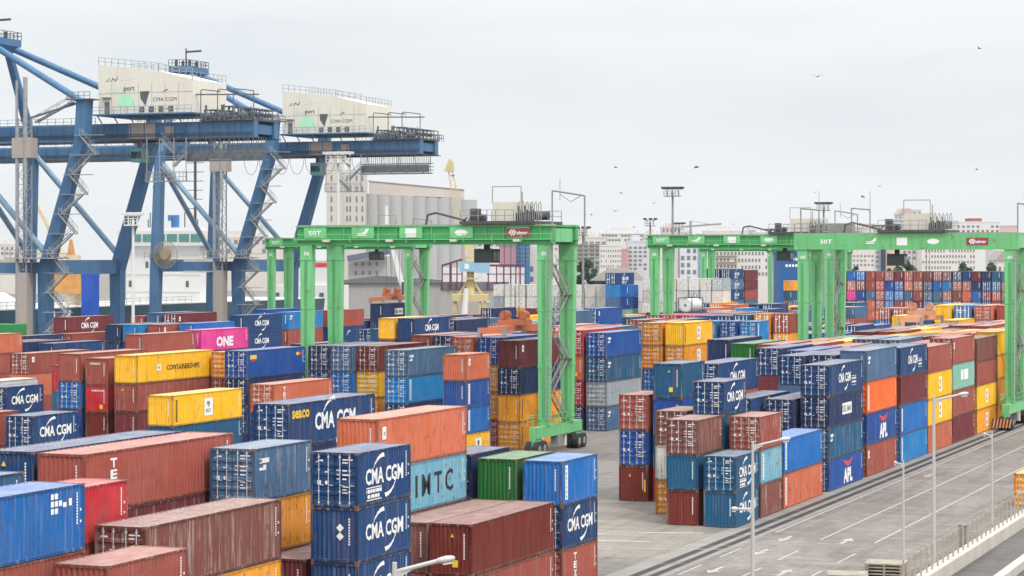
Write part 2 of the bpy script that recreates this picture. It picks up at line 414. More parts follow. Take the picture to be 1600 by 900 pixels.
lines.add([(-56.6, 145.8, 0.014), (-51.4, 146.4, 0.014), (-51.4, 146.65, 0.014), (-56.6, 146.05, 0.014)], [(0, 1, 2, 3)])
tag(lines.build('road_marking', LINE), kind='structure')
def arrow(x, y, sgn, n=0):
    L = 3.2
    pts = [(0, -L / 2), (0.14, -L / 2), (0.14, 0.2), (0.5, 0.2), (0, L / 2), (-0.5, 0.2), (-0.14, 0.2), (-0.14, -L / 2)]
    o = MB().add([(x + a, y + b * sgn, 0.014) for a, b in pts], [tuple(range(8)) if sgn > 0 else tuple(reversed(range(8)))]).build('lane_arrow', LINE)
    tag(o, kind='structure')
for a in ((-42.0, 156.2, -1), (-37.8, 156.5, 1), (-41.9, 139, -1), (-37.6, 139.5, 1), (-42.2, 206, -1), (-41.6, 148.5, -1)): arrow(*a)

# retaining wall with its fence, ramp beyond
sheet('ramp_road', [(-27.7, 40), (-12, 40), (-12, 420), (-27.7, 420)], 0.012, ground_mat('ramp_asphalt', (0.11, 0.10, 0.095), (0.15, 0.14, 0.13), (0.08, 0.075, 0.07)))
wallm = simple('rendered_concrete', (0.52, 0.48, 0.42), 0.85, 0.5, 0.7, dirt=(0.28, 0.25, 0.22), streak=True)
o = MB().box(-28.5, -27.7, 100, 300, 0, 0.85).build('low_wall', wallm)
tag(o, 'long low cream concrete wall beside the road at lower right', 'wall')
o = MB().box(-24.6, -24.0, 100, 300, 0, 0.55).build('concrete_kerb', wallm)
tag(o, 'pale concrete kerb along the ramp beyond the fenced wall', 'kerb')
fr = empty('steel_fence', (-28.1, 100, 0.85), 'thin grey steel post fence standing on the low cream wall', 'fence')
postm = simple('fence_steel', (0.42, 0.37, 0.30), 0.6, 0.35, 2)
pm = MB().box(-0.05, 0.05, -0.05, 0.05, 0, 1.55).bar((0, 0, 1.5), (-0.2, 0, 1.75), 0.05).mesh('post', postm)
for i in range(66): link('post', pm, fr, (0, 30 + i * 1.62, 0))
wire = MB()
for z in (0.75, 1.5): wire.bar((0, 28, z), (0, 137, z), 0.016)
for k in range(0, 3, 2): wire.bar((-0.09 * k, 28, 1.58 + .09 * k), (-0.09 * k, 137, 1.58 + .09 * k), 0.014)
wire.build('wire', postm, fr)
gp = MB().box(-0.25, 0.25, -0.25, 0.25, 0, 1.9).box(-0.3, 0.3, -0.3, 0.3, 1.9, 2.0).build('fence_cabinet', CONC)
gp.location = (-28.95, 152.3, 0); tag(gp, 'square grey concrete pillar standing behind the post fence', 'pillar')
# timber and pallets by the wall
woodm = simple('weathered_timber', (0.40, 0.35, 0.28), 0.85, 0.5, 1.5)
for i, (x, y, rz, n, lab) in enumerate(((-31.2, 139.5, 0.1, 5, 'higher stack of pale weathered timber planks beside the low wall'), (-32.9, 136.6, 0.25, 3, 'lower stack of pale timber planks nearest the bottom edge'))):
    b = MB()
    for k in range(n):
        for j in range(4): b.box(-1.2, 1.2, -1.1 + j * 0.56, -0.62 + j * 0.56, 0.10 + k * 0.2, 0.18 + k * 0.2)
        for j in (-1, 0, 1): b.box(j * 1.0 - 0.06, j * 1.0 + 0.06, -1.1, 1.1, k * 0.2, 0.10 + k * 0.2)
    o = b.build('plank_stack', woodm); o.location = (x, y, 0.012); o.rotation_euler.z = rz
    tag(o, lab, 'timber', 'timber stacks by the wall')

# ---------------------------------------------------------------- street lamps
lampm = simple('lamp_paint', (0.46, 0.45, 0.43), 0.5, 0.25, 1.0, dirt=(0.35, 0.3, 0.26))
glassm = simple('lamp_glass', (0.70, 0.72, 0.72), 0.25, 0.1)
def lamp(x, y, h, arms, label, r=0.13):
    t = empty('street_lamp', (x, y, 0.01), label, 'street lamp', 'street lamps along the road')
    MB().tube((0, 0, 0), (0, 0, h), r, 10, r * 0.55).tube((0, 0, 0), (0, 0, 0.5), r * 1.6, 10).build('pole', lampm, t)
    for ax, ay, rise, drop in arms:
        z = h - 0.25 - drop
        a = MB().tube((0, 0, z), (ax * 0.72, ay * 0.72, z + rise * 0.8), r * 0.5, 8)
        a.bar((0, 0, z - 0.1), (ax * 0.3, ay * 0.3, z + rise * 0.32), r * 0.9, 0.35, r * 0.6, 0.1)
        a.build('arm', lampm, t)
        p = Vector((ax * 0.7, ay * 0.7, z + rise * 0.8)); q = Vector((ax, ay, z + rise))
        d = (q - p).normalized(); s = Vector((-d.y, d.x, 0)).normalized()
        hd = MB(); ring = []
        for k, (f, wd, ht) in enumerate(((0, .09, .09), (.15, .14, .11), (.5, .2, .14), (.85, .17, .11), (1, .06, .05))):
            c = p + (q - p) * f
            hd_pts = [c + s * wd * cos(a_) + Vector((0, 0, 1)) * ht * sin(a_) for a_ in [2 * pi * i / 8 for i in range(8)]]
            ring.append(hd_pts)
        vs = [v for rg in ring for v in rg]
        fs = [(k * 8 + i, k * 8 + (i + 1) % 8, k * 8 + 8 + (i + 1) % 8, k * 8 + 8 + i) for k in range(4) for i in range(8)]
        hd.add(vs, fs + [tuple(reversed(range(8))), tuple(range(32, 40))], True)
        h_ = hd.build('lamp_head', lampm, t)
        MB().bar(p + (q - p) * .35 - Vector((0, 0, .14)), p + (q - p) * .85 - Vector((0, 0, .13)), .22, .06).build('diffuser', glassm, h_)
    return t
lamp(-36.3, 127.8, 9.0, ((2.0, 0.8, 0.45, 0.0), (-1.1, -0.6, 0.05, 3.6)), 'white street lamp with one high and one low arm in front of stacked containers')
lamp(-34.5, 75.0, 8.7, ((2.0, 0.8, 0.5, 0.1), (-0.8, -0.4, -0.5, 0.3)), 'nearest street lamp, its head alone rising into the bottom of the picture', 0.16)
lamp(-31.9, 147.6, 6.45, ((-0.55, -0.25, 0.12, 0.0),), 'short street lamp left of the tallest lamp by the fence', 0.10)
lamp(-29.0, 143.0, 10.9, ((2.0, 0.8, 0.45, 0.0),), 'tallest street lamp with a long arm on the right by the fence', 0.14)
lamp(-30.2, 170.0, 6.75, ((-0.6, -0.25, 0.12, 0.0),), 'short street lamp right of the tallest lamp, farthest up the road', 0.10)
# ---------------------------------------------------------------- containers
X0, PITCH = -46.94, 2.85
def row(r): return X0 - PITCH * r - 1.22          # centre line of a stacking row
PAL = {   # albedo and the plain word for it
 'brick': ('#9a4c40', 'brick red'), 'brickd': ('#702a22', 'dark brick red'), 'maroon': ('#6c2c34', 'maroon'), 'orb': ('#c46748', 'orange red'),
 'dustm': ('#7c4a42', 'dusty maroon'), 'cma': ('#163f6e', 'dark blue'), 'navy': ('#1b345c', 'navy blue'), 'bright': ('#0a64ac', 'bright blue'), 'royal': ('#104a92', 'royal blue'),
 'yellow': ('#f0b400', 'yellow'), 'amber': ('#d98a10', 'amber'), 'teal': ('#145478', 'teal blue'), 'grblue': ('#446688', 'grey blue'),
 'green': ('#1a682c', 'green'), 'pink': ('#e03c92', 'pink'), 'magenta': ('#a81870', 'magenta'), 'red': ('#b8242e', 'red'), 'white': ('#d0cdc6', 'white'),
 'grey': ('#98a2a8', 'pale grey'), 'orange': ('#f0601a', 'vivid orange'), 'sea': ('#7fae9e', 'pale green'), 'imtc': ('#68a0b4', 'pale blue'),
 'lblue': ('#0678b6', 'sky blue'), 'gold': ('#ea9a14', 'golden orange'), 'dgreen': ('#12503c', 'dark green'), 'peach': ('#d8815a', 'peach'),
}
HM = 2.591
def corr(a, b, n_pitch=0.28, depth=0.046):
    """trapezoid corrugation between a and b: list of (position, inset)"""
    n = max(1, round((b - a) / n_pitch)); p = (b - a) / n
    out = []
    for i in range(n):
        s = a + i * p
        out += [(s, 0), (s + p * .26, 0), (s + p * .5, depth), (s + p * .76, depth)]
    return out + [(b, 0)]
def wall_strip(mb, prof, fn, z0, z1):
    vs = []
    for s, i in prof: vs += [fn(s, i, z0), fn(s, i, z1)]
    mb.add(vs, [(2 * k, 2 * k + 2, 2 * k + 3, 2 * k + 1) for k in range(len(prof) - 1)])
def body_into(b, L, near_wall):
    h = L / 2
    wall_strip(b, corr(-h + .12, h - .12), lambda s, i, z: (1.205 - i, s, z), .15, 2.50)
    wall_strip(b, corr(-h + .12, h - .12), lambda s, i, z: (-1.205 + i, -s, z), .15, 2.50)
    wall_strip(b, corr(-1.1, 1.1, .24), lambda s, i, z: (-s, h - .03 - i, z), .15, 2.50)
    if near_wall: wall_strip(b, corr(-1.1, 1.1, .24), lambda s, i, z: (s, -h + .03 + i, z), .15, 2.50)
    # roof with shallow cross ribs
    pr = corr(-h + .05, h - .05, .42, .018)
    vs = []
    for s, i in pr: vs += [(-1.15, s, 2.575 - i), (1.15, s, 2.575 - i)]
    b.add(vs, [(2 * k, 2 * k + 1, 2 * k + 3, 2 * k + 2) for k in range(len(pr) - 1)])
    b.add([(-1.15, -h + .05, .13), (1.15, -h + .05, .13), (1.15, h - .05, .13), (-1.15, h - .05, .13)], [(3, 2, 1, 0)])
def frame_into(b, L):
    h = L / 2
    for x in (-1, 1):
        for y in (-1, 1):
            b.box(*sorted((x * 1.219, x * 1.10)), *sorted((y * h, y * (h - .13))), .12, 2.47)
        b.box(*sorted((x * 1.216, x * 1.15)), -h + .13, h - .13, 2.50, 2.585)
        b.box(*sorted((x * 1.214, x * 1.14)), -h + .13, h - .13, .02, .15)
    for y in (-1, 1):
        b.box(-1.1, 1.1, *sorted((y * (h - .004), y * (h - .12))), 2.46, 2.58)
        b.box(-1.1, 1.1, *sorted((y * (h - .004), y * (h - .12))), .02, .16)
def castings_into(b, L):
    h = L / 2
    for x in (-1, 1):
        for y in (-1, 1):
            for z in (0, HM - .118):
                b.box(*sorted((x * 1.222, x * 1.06)), *sorted((y * (h + .003), y * (h - .178))), z, z + .118)
def door_leaf(s):
    """one door leaf (s = -1 left, 1 right), horizontal pressed panels"""
    b = MB(); x0, x1 = sorted((s * .01, s * 1.09)); y = 0.0
    prof = [(.16, 0)]
    for k in range(5):
        z = .16 + .10 + k * .45
        prof += [(z, 0), (z + .05, .05), (z + .28, .05), (z + .33, 0)]
    prof += [(2.46, 0)]
    vs = []
    for z, i in prof: vs += [(x0, i, z), (x1, i, z)]
    b.add(vs, [(2 * k, 2 * k + 1, 2 * k + 3, 2 * k + 2) for k in range(len(prof) - 1)])
    for z0, z1 in ((.16, 2.46),):
        b.add([(x0, 0, z0), (x0, .05, z0), (x0, .05, z1), (x0, 0, z1)], [(0, 3, 2, 1)])
        b.add([(x1, 0, z0), (x1, .05, z0), (x1, .05, z1), (x1, 0, z1)], [(0, 1, 2, 3)])
    return b
def bar_mesh(b, x):
    b.tube((x, -.045, .10), (x, -.045, 2.50), .024, 6)
    for z in (.22, .75, 1.75, 2.36): b.box(x - .05, x + .05, -.06, -.005, z - .035, z + .035)
    b.bar((x, -.06, 1.06), (x + .26, -.06, 1.03), .03, .035)
ME = {}
def get(key, fn):
    if key not in ME: ME[key] = fn()
    return ME[key]
def m_body(L, wall): 
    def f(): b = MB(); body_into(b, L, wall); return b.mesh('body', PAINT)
    return get(('body', L, wall), f)
def m_frame(L):
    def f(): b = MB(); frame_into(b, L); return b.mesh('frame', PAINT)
    return get(('frame', L), f)
def m_cast(L):
    def f(): b = MB(); castings_into(b, L); return b.mesh('corner_casting', M['rust'])
    return get(('cast', L), f)
def far_shape(L, end, logo):
        b = MB(); body_into(b, L, end == 'w'); frame_into(b, L)
        h = L / 2
        b.mat(1)
        rnd = random.Random(hash((L, end, str(logo))) % 999)
        if end == 'd':
            b.mat(0).box(-1.09, 1.09, -h + .02, -h + .06, .16, 2.46).mat(1)
            for x in (-.82, -.32, .32, .82): b.box(x - .045, x + .045, -h - .01, -h + .02, .16, 2.45)
            for q in range(7):
                x = rnd.choice((-.95, -.55, .1, .5)); z = rnd.choice((.5, .8, 1.1, 1.5, 1.8, 2.1)); b.box(x, x + .4, -h - .004, -h + .02, z, z + .14)
        if end == 'w': b.box(.7, .8, -h + .0, -h + .02, .9, 2.2)
        if logo:
            for k, vf in LOGO[logo](L): b.mat(k).flat(vf, (1.216, 0, 1.3), (0, 1, 0), (0, 0, 1))
        return b
def m_far(L, end, logo):
    """the whole small container as one mesh: shell, frame, door bars, markings"""
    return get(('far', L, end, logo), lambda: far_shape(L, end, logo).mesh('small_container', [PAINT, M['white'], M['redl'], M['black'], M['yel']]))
# lettering on the long side: lists of (material slot, flat faces); slots: 1 white 2 red 3 black 4 yellow
def lg_cma(L, k=1.0, dx=0.0):
    w_, h_ = 4.25 * k, .78 * k
    t = text('CMA CGM', w_, h_, .03)
    return [(1, ([(x + dx, y + .05) for x, y in t[0]], t[1])),
            (1, swoosh(dx - 1.25 * k, .45 * k, dx - .05 * k, 1.0 * k, .05 * k, .24 * k, .16 * k)),
            (1, swoosh(dx + 1.25 * k, -.35 * k, dx + .05 * k, -.95 * k, .05 * k, .24 * k, .16 * k))]
def dashes(x0, x1, y, h, seed, mat=1):
    rd = random.Random(seed); out = []; x = x0
    while x < x1 - .05:
        w_ = rd.uniform(.09, .3); out.append((mat, rect(x, y, min(x1, x + w_), y + h))); x += w_ + rd.uniform(.03, .07)
    return out
def lg_cmas(L): return lg_cma(L) + [(1, rect(-2.05, -.50, -.35, -.45)), (1, rect(-2.05, -1.08, -.35, -1.03))] + dashes(-2.05, -.35, -.72, .17, 1) + dashes(-1.9, -.5, -.97, .17, 2)
def lg_cmal(L): return lg_cma(L, 1.0, -.6) + [(1, rect(1.9, .02, 3.6, .06)), (1, rect(1.9, -.75, 3.6, -.71))] + dashes(1.9, 3.6, -.25, .16, 3) + dashes(1.9, 3.6, -.55, .16, 4) if L > 7 else lg_cmas(L)
def lg_cma40(L): return lg_cma(L, 1.05, -.4)
def sh(vf, dx, dy): return ([(x + dx, y + dy) for x, y in vf[0]], vf[1])
def lg_seaco(L): return lg_cma(L, 1.35, .3) + [(4, sh(text('seaco', 2.3, .5, .03), -L / 2 + 1.6, .62))]
def lg_imtc(L): return [(3, sh(text('I M T C', 5.2, 1.2, .015), 1.5, 0))]
def lg_apl(L): return [(1, sh(text('APL', 3.2, 1.25, .05), .6, -.42)), (2, ([(-1.3, .98), (-.5, .85), (.6, .7), (1.7, .85), (2.5, .98), (1.6, .5), (.6, .28), (-.4, .5)], [(0, 7, 1), (1, 7, 6, 2), (2, 6, 5, 3), (3, 5, 4)]))]
def lg_msc(L): return [(1, rect(-.7, -.75, .8, .75)), (3, sh(text('MSC', 1.0, .34, .03), .05, -.32)), (3, ([(-.1, 0), (.2, 0), (.35, .45), (.05, .5), (-.25, .45)], [(0, 1, 2, 3, 4)]))]
def lg_cship(L): return [(3, sh(text('CONTAINERSHIPS', 5.2, .5, .012), 1.0, -.05)), (1, rect(-3.1, -.3, -2.5, .3)), (3, rect(-2.9, -.1, -2.7, .1))]
def lg_one(L): return [(1, sh(text('ONE', 4.3, 1.25, .05), 0, -.25))]
def lg_delmas(L): return [(1, rect(-1.5, -.45, 1.9, .5)), (2, sh(text('DEL', 1.4, .55, .03), -.65, .02)), (3, sh(text('MAS', 1.4, .55, .03), 1.0, .02))]
def lg_small(L): return [(1, rect(-L / 2 + .5, .55, -L / 2 + 1.5, .78)), (2, rect(-L / 2 + .5, .60, -L / 2 + .75, .74)), (1, rect(-L / 2 + .5, .2, -L / 2 + 1.2, .34)), (1, rect(-L / 2 + .9, .34, -L / 2 + 1.2, .46))]
def lg_tab(L): return [(4, rect(-L / 2 + .6, .45, -L / 2 + 1.9, .85)), (2, rect(-L / 2 + .7, .25, -L / 2 + 1.7, .36)), (4, rect(L / 2 - 2.0, .5, L / 2 - 1.4, .8)), (2, rect(L / 2 - 1.4, .5, L / 2 - .8, .78))]
def lg_vsign(L): return [(1, rect(-L / 2 + .55, -1.0, -L / 2 + .95, 1.0))] + [(3, rect(-L / 2 + .65, -.9 + q * .27, -L / 2 + .85, -.75 + q * .27)) for q in range(7)]
def lg_vdark(L): return [(3, rect(-L / 2 + .55, -.95 + q * .21, -L / 2 + .8, -.80 + q * .21)) for q in range(9)] + lg_msc(L)
def lg_tex(L): return [(1, sh(text(c, .5, .42, .04), -L / 2 + 2.2, .75 - q * .5)) for q, c in enumerate('TEX')]
def lg_redlogo(L): return [(2, ([(.2, .8), (1.2, .55), (2.6, .8), (3.2, .95), (2.4, .35), (1.4, .2), (.5, .4)], [(0, 6, 1), (1, 6, 5), (1, 5, 4, 2), (2, 4, 3)]))]
def lg_squares(L): return [(1, rect(L / 2 - 2.4 + a * .28, .85 - b * .28, L / 2 - 2.18 + a * .28, 1.06 - b * .28)) for a in range(3) for b in range(3) if (a, b) not in ((2, 2), (2, 0))] + [(1, rect(L / 2 - 1.55, .5, L / 2 - 1.3, .68)), (1, rect(L / 2 - 1.15, .52, L / 2 - .95, .8))]
def lg_sea(L): return [(1, rect(-1.6, -.4, -.2, .6)), (1, rect(.1, -.45, 2.4, .6))]
def lg_card(L): return [(1, rect(-L / 2 + .6, .2, -L / 2 + 1.1, .85)), (3, rect(-L / 2 + .75, .4, -L / 2 + .95, .6))]
def lg_arc(L): return [(1, swoosh(-.5, -.2, .8, .6, .05, .25, .2))]
LOGO = dict(cma=lg_cma, cmas=lg_cmas, cmal=lg_cmal, cma40=lg_cma40, seaco=lg_seaco, imtc=lg_imtc, apl=lg_apl, msc=lg_msc, cship=lg_cship, one=lg_one, delmas=lg_delmas,
            small=lg_small, tab=lg_tab, vsign=lg_vsign, vdark=lg_vdark, tex=lg_tex, redlogo=lg_redlogo, squares=lg_squares, sea=lg_sea, card=lg_card, arc=lg_arc)
LDESC = dict(cma='white side lettering and arcs', cmas='white lettering over small white lines', cmal='white lettering beside small white lines', cma40='white lettering and arcs', seaco='yellow and white lettering', imtc='black four letter marking',
             apl='a red bird over white letters', msc='a white square sign', cship='black lettering along its side', one='big white letters', delmas='a white sign of red and black letters', small='a small white mark',
             tab='small yellow tabs', vsign='a tall narrow white sign', vdark='a dark upright sign', tex='white letters set upright', redlogo='a red mark', squares='a cluster of white squares', sea='pale lettering blocks', card='a small white card', arc='a white arc')
EDESC = dict(diamonds='white diamonds on its end', cronos='white lettering on its end', hsud='white lettering and yellow card', texend='white letters on its end', ytag='yellow card on its end', ytri='small yellow triangle on its end', none='')
def m_logo(logo, L):
    def f():
        b = MB()
        for k, vf in LOGO[logo](L): b.mat(k - 1).flat(vf, (1.205, 0, 1.3), (0, 1, 0), (0, 0, 1))
        me = b.mesh('lettering', [M['white'], M['redl'], M['black'], M['yel']])
        # painted on: cut along the ribs of the wall and follow them
        prof = corr(-L / 2 + .12, L / 2 - .12)
        bm = bmesh.new(); bm.from_mesh(me); bmesh.ops.triangulate(bm, faces=bm.faces[:])
        ys = [v.co.y for v in bm.verts]; lo, hi = min(ys), max(ys)
        for p, _ in prof:
            if lo < p < hi: bmesh.ops.bisect_plane(bm, geom=bm.verts[:] + bm.edges[:] + bm.faces[:], dist=1e-5, plane_co=(0, p, 0), plane_no=(0, 1, 0))
        for v in bm.verts:
            y = v.co.y; d = 0.0
            for (p0, d0), (p1, d1) in zip(prof, prof[1:]):
                if p0 <= y <= p1: d = d0 + (d1 - d0) * (y - p0) / max(1e-6, p1 - p0); break
            v.co.x = 1.205 - d * .3 + .012
        bm.to_mesh(me); bm.free()
        return me
    return get(('logo', logo, L), f)
def m_side_code(L):
    def f():
        b = MB(); y = L / 2 - .55
        for q in range(11): b.flat(rect(-.045, 0, .045, .085), (1.216, y, 1.05 + q * .115), (0, 1, 0), (0, 0, 1))
        for q in (0, 3): b.flat(rect(0, 0, .1, .1), (1.216, y + .2, 1.1 + q * .15), (0, 1, 0), (0, 0, 1))
        return b.mesh('code_lettering', M['white'])
    return get(('code', L), f)
def m_end_code(kind, seed):
    """small markings on a blank corrugated end"""
    def f():
        b = MB(); y = -.004
        F = lambda vf: b.flat(vf, (0, y, 1.3), (1, 0, 0), (0, 0, 1))
        b.mat(0)
        for q in range(10): F(rect(.74, -.45 + q * .13, .82, -.36 + q * .13))
        if kind == 'diamonds':
            for z in (.15, -.25): F(([(0.1, z + .2), (.3, z), (.5, z + .2), (.3, z + .4)], [(0, 1, 2, 3)]))
        if kind == 'cronos': F(sh(text('CRONOS', 1.1, .2, .03), -.2, .75))
        if kind == 'hsud': F(sh(text('HAMBURG SUD', 1.35, .17, .03), .1, .75)); b.mat(1); F(rect(.3, -1.0, .62, -.6))
        if kind == 'texend': F(sh(text('tex', .8, .3, .05), -.45, .72)); b.mat(1); F(rect(.45, -.95, .75, -.65))
        if kind == 'ytag': b.mat(1); F(rect(.1, -.85, .42, -.5)); F(([(0, .62), (.2, .62), (.1, .8)], [(0, 1, 2)]))
        if kind == 'ytri': b.mat(1); F(([(-.5, .62), (-.25, .62), (-.37, .85)], [(0, 1, 2)]))
        if kind == 'ybar': b.mat(1); F(rect(.9, -.6, 1.02, .3)); F(([(-.4, .5), (-.2, .5), (-.3, .7)], [(0, 1, 2)]))
        return b.mesh('end_lettering', [M['white'], M['yel']])
    return get(('ecode', kind), f)
def m_door_marks(seed):
    def f():
        b = MB(); rd = random.Random(seed); y = -.008
        F = lambda vf: b.flat(vf, (0, y, 0), (1, 0, 0), (0, 0, 1))
        b.mat(0)
        for r_ in range(2): F(rect(.42, 2.22 - r_ * .14, .95 - r_ * .25, 2.28 - r_ * .14))
        for r_ in range(3): F(rect(.12, 1.72 - r_ * .2, .26, 1.77 - r_ * .2)); F(rect(.42, 1.70 - r_ * .2, rd.uniform(.6, .85), 1.77 - r_ * .2))
        for r_ in range(3): F(rect(.42, .95 - r_ * .14, rd.uniform(.6, .95), 1.0 - r_ * .14))
        if seed % 3 == 1: b.mat(1); F(rect(.62, .5, .95, .78)); b.mat(0)
        return b.mesh('door_lettering', [M['white'], M['yel']])
    return get(('dmark', seed % 4), f)
def m_door_left(seed):
    def f():
        b = MB(); y = -.008
        F = lambda vf: b.flat(vf, (0, y, 0), (1, 0, 0), (0, 0, 1))
        F(rect(-.95, 2.12, -.6, 2.19)) if seed % 2 else F(swoosh(-.95, 2.1, -.6, 2.18, .03, .09, .04))
        F(rect(-.5, 1.62, -.28, 1.69)); F(rect(-.9, 1.05, -.7, 1.25)); F(([(-.42 + .08 * cos(a), 1.15 + .1 * sin(a)) for a in [i * pi / 4 for i in range(8)]], [tuple(range(8))]))
        return b.mesh('door_lettering', M['white'])
    return get(('dleft', seed % 2), f)
m_leaf = {s: get(('leaf', s), lambda s=s: door_leaf(s).mesh('door', PAINT)) for s in (-1, 1)}
def _bar(x):
    b = MB(); bar_mesh(b, x); return b.mesh('locking_bar', M['bars'])
m_bar = {x: _bar(x) for x in (-.80, -.30, .30, .80)}
BOX = []       # every container, for naming
SMALL = []     # the small or mostly hidden rest, kept as one object
COUNT = [0]
COLS = {}      # lowest container of every stack
NEAR_Z = 330
def container(x, y, z, L, H, col, end='w', logo=None, emark=None, wear=None, area='yard'):
    """x = centre line, y = near end; L the real length"""
    Lm = 6.058 if L < 8 else 12.192
    hexv, word = PAL[col]
    rd = random.Random(int(x * 131 + y * 17 + z * 7))
    k = rd.uniform(.90, 1.08)
    c = [v * k for v in hexc(hexv)]
    wr = wear if wear is not None else rd.choice((.05, .12, .2, .3, .45))
    rgba = (*c, wr)
    u, v, Z = seen(x, y, z + H)
    loc = (x, y + L / 2, z)
    sc = (1, L / Lm, H / HM)
    COUNT[0] += 1
    ck = (round(x, 1), round(y))
    if ck not in COLS or z < COLS[ck][2]: COLS[ck] = (x, y, z, L, Lm)
    if COUNT[0] in REST:
        SMALL.append((loc, sc, rgba, Lm, end, logo, COUNT[0] in HIDDEN)); return
    rec = dict(n=COUNT[0], x=x, y=y, z=z, H=H, L=L, word=word, end=end, logo=logo, emark=emark, u=u, v=v, Z=Z, wear=wr, area=area)
    if Z > NEAR_Z:
        o = link('shipping_container', m_far(Lm, end, logo), None, loc)
        o.color = rgba; o.scale = sc
        rec['o'] = o; BOX.append(rec); return o
    t = empty('shipping_container', loc)
    t.scale = sc
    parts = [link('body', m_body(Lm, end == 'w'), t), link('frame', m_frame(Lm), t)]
    link('corner_casting', m_cast(Lm), t)
    sd = rd.randrange(12)
    if end == 'd':
        for s in (-1, 1):
            dl = link('door', m_leaf[s], t, (0, -Lm / 2 + .035, 0)); parts.append(dl)
            for xb in (.30 * s, .80 * s): link('locking_bar', m_bar[xb], dl)
            link('door_lettering', m_door_marks(sd) if s > 0 else m_door_left(sd), dl)
    else:
        link('end_lettering', m_end_code(emark or 'none', sd), t, (0, -Lm / 2 + .02, 0))
    if logo: link('lettering', m_logo(logo, Lm), t)
    link('code_lettering', m_side_code(Lm), t)
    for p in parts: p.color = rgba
    parts[1].color = (*[v * .62 for v in c], .6)  # frames worn and rusty; also darkened to put gap shade into the colour
    rec['o'] = t; BOX.append(rec)
    return t
def S_(r, y, L, ztop, n, items, area='yard', x=None):
    """a stack: row, near end, length (20/40/metres), height of its top, number of levels, containers from the top down"""
    L = {20: 6.058, 40: 12.192}.get(L, L)
    H = ztop / n
    cx = row(r) if x is None else x
    for i, it in enumerate(items):
        it = it if isinstance(it, tuple) else (it,)
        kw = {}
        col = it[0]; end = it[1] if len(it) > 1 else 'w'; logo = it[2] if len(it) > 2 else None; em = it[3] if len(it) > 3 else None; we = it[4] if len(it) > 4 else None
        container(cx, y, ztop - (i + 1) * H, L, H - .012, col, end, logo, em, we, area)

# near block, right-hand rows: y runs away from the camera
A_ = 'front'
S_(0, 97.9, 20, 10.41, 4, [('cma', 'd', 'cmas', None, .1), ('cma', 'w', 'cma', 'diamonds', .25), ('cma', 'w', 'cma', None, .3), ('navy', 'w')], A_)
S_(0, 111.7, 40, 5.58, 2, [('brickd', 'w', None, 'ytag', .1), ('brick', 'w')], A_)
S_(0, 125.2, 20, 7.77, 3, [('bright', 'w', 'vsign', None, .25), ('cma', 'd', 'cma'), ('brick', 'd', 'tex')], A_)
S_(2, 112.3, 40, 10.90, 4, [('orb', 'w', 'card', None, .2), ('imtc', 'w', 'imtc', None, .5), ('brick', 'w'), ('maroon', 'w')], A_)
S_(1, 112.5, 40, 5.46, 2, [('dustm', 'w', None, None, .4), ('brick', 'w')], A_)
S_(2, 125.2, 20, 8.00, 3, [('navy', 'd'), ('cma', 'd'), ('brick',)], A_)
S_(1, 125.2, 20, 7.80, 3, [('green', 'w', None, None, .35), ('brick', 'd'), ('cma', 'd')], A_)
S_(2, 98.4, 20, 10.38, 4, [('grblue', 'd', 'small', None, .8), ('amber', 'w', None, None, .5), ('maroon', 'w'), ('brick', 'w')], A_)
S_(1, 98.2, 20, 5.25, 2, [('maroon', 'w'), ('brick', 'w')], A_)
S_(1, 83.5, 40, 8.38, 3, [('dustm', 'd', None, None, 1.0), ('gold', 'w', None, None, .3), ('brick', 'w')], A_)
S_(0, 76.0, 20, 7.84, 3, [('brick', 'w', None, None, .2), ('brickd', 'w'), ('cma', 'w')], A_)
S_(1, 66.7, 40, 10.64, 4, [('bright', 'w', 'squares', None, .3), ('brick', 'w', None, None, .3), ('maroon', 'w')], A_)
S_(2, 80.8, 20, 9.96, 4, [('red', 'w', None, None, .1), ('brick', 'w'), ('brick', 'w')], A_)
S_(2, 74.4, 20, 9.90, 4, [('red', 'w'), ('maroon', 'w')], A_)
S_(3, 71.0, 40, 10.52, 4, [('teal', 'd', None, None, .6), ('brick', 'w')], A_)
S_(3, 87.9, 13.6, 10.87, 4, [('brick', 'w', 'tex', None, .12), ('maroon', 'w'), ('brick', 'w')], A_)
S_(4, 88.2, 13.2, 10.88, 4, [('cma', 'w', None, 'ytri', .2), ('navy', 'w'), ('cma', 'w')], A_)
S_(6.1, 124.6, 40, 10.70, 4, [('cma', 'd', 'seaco', None, .12), ('navy', 'd'), ('cma', 'w')], A_)
A_ = 'left'
S_(18.3, 170.7, 40, 7.86, 3, [('yellow', 'w', 'vdark', None, .02), ('teal', 'w', None, None, .1), ('cma', 'd')], A_)
S_(18.3, 188.9, 40, 7.86, 3, [('orb', 'd', 'tex', None, .15), ('cma', 'd')], A_)
S_(20.5, 195.5, 40, 10.6, 4, [('royal', 'd', 'tab', None, .05), ('navy', 'd'), ('cma', 'd')], A_)
S_(25.0, 186.5, 40, 10.48, 4, [('brick', 'w', None, None, .2), ('bright', 'd'), ('royal', 'd'), ('brick', 'w')], A_)
S_(23.95, 186.5, 40, 10.1, 4, [('brick', 'w', None, 'cronos', .1), ('red', 'w', None, 'hsud', .05), ('brickd', 'w', None, None)], A_)
S_(22.7, 185.8, 14.6, 10.45, 4, [('yellow', 'w', 'cship', None, .02), ('brick', 'w', None, 'ytri'), ('maroon', 'w')], A_)
S_(21.7, 199.0, 20, 10.3, 4, [('amber', 'd', None, None, .1), ('brick', 'd')], A_)
S_(25.4, 176.0, 20, 7.86, 3, [('cma', 'd', 'cma', None, .1), ('brick', 'w')], A_)
S_(17.2, 145.0, 20, 7.86, 3, [('cma', 'd', 'cma', None, .15), ('navy', 'd')], A_)
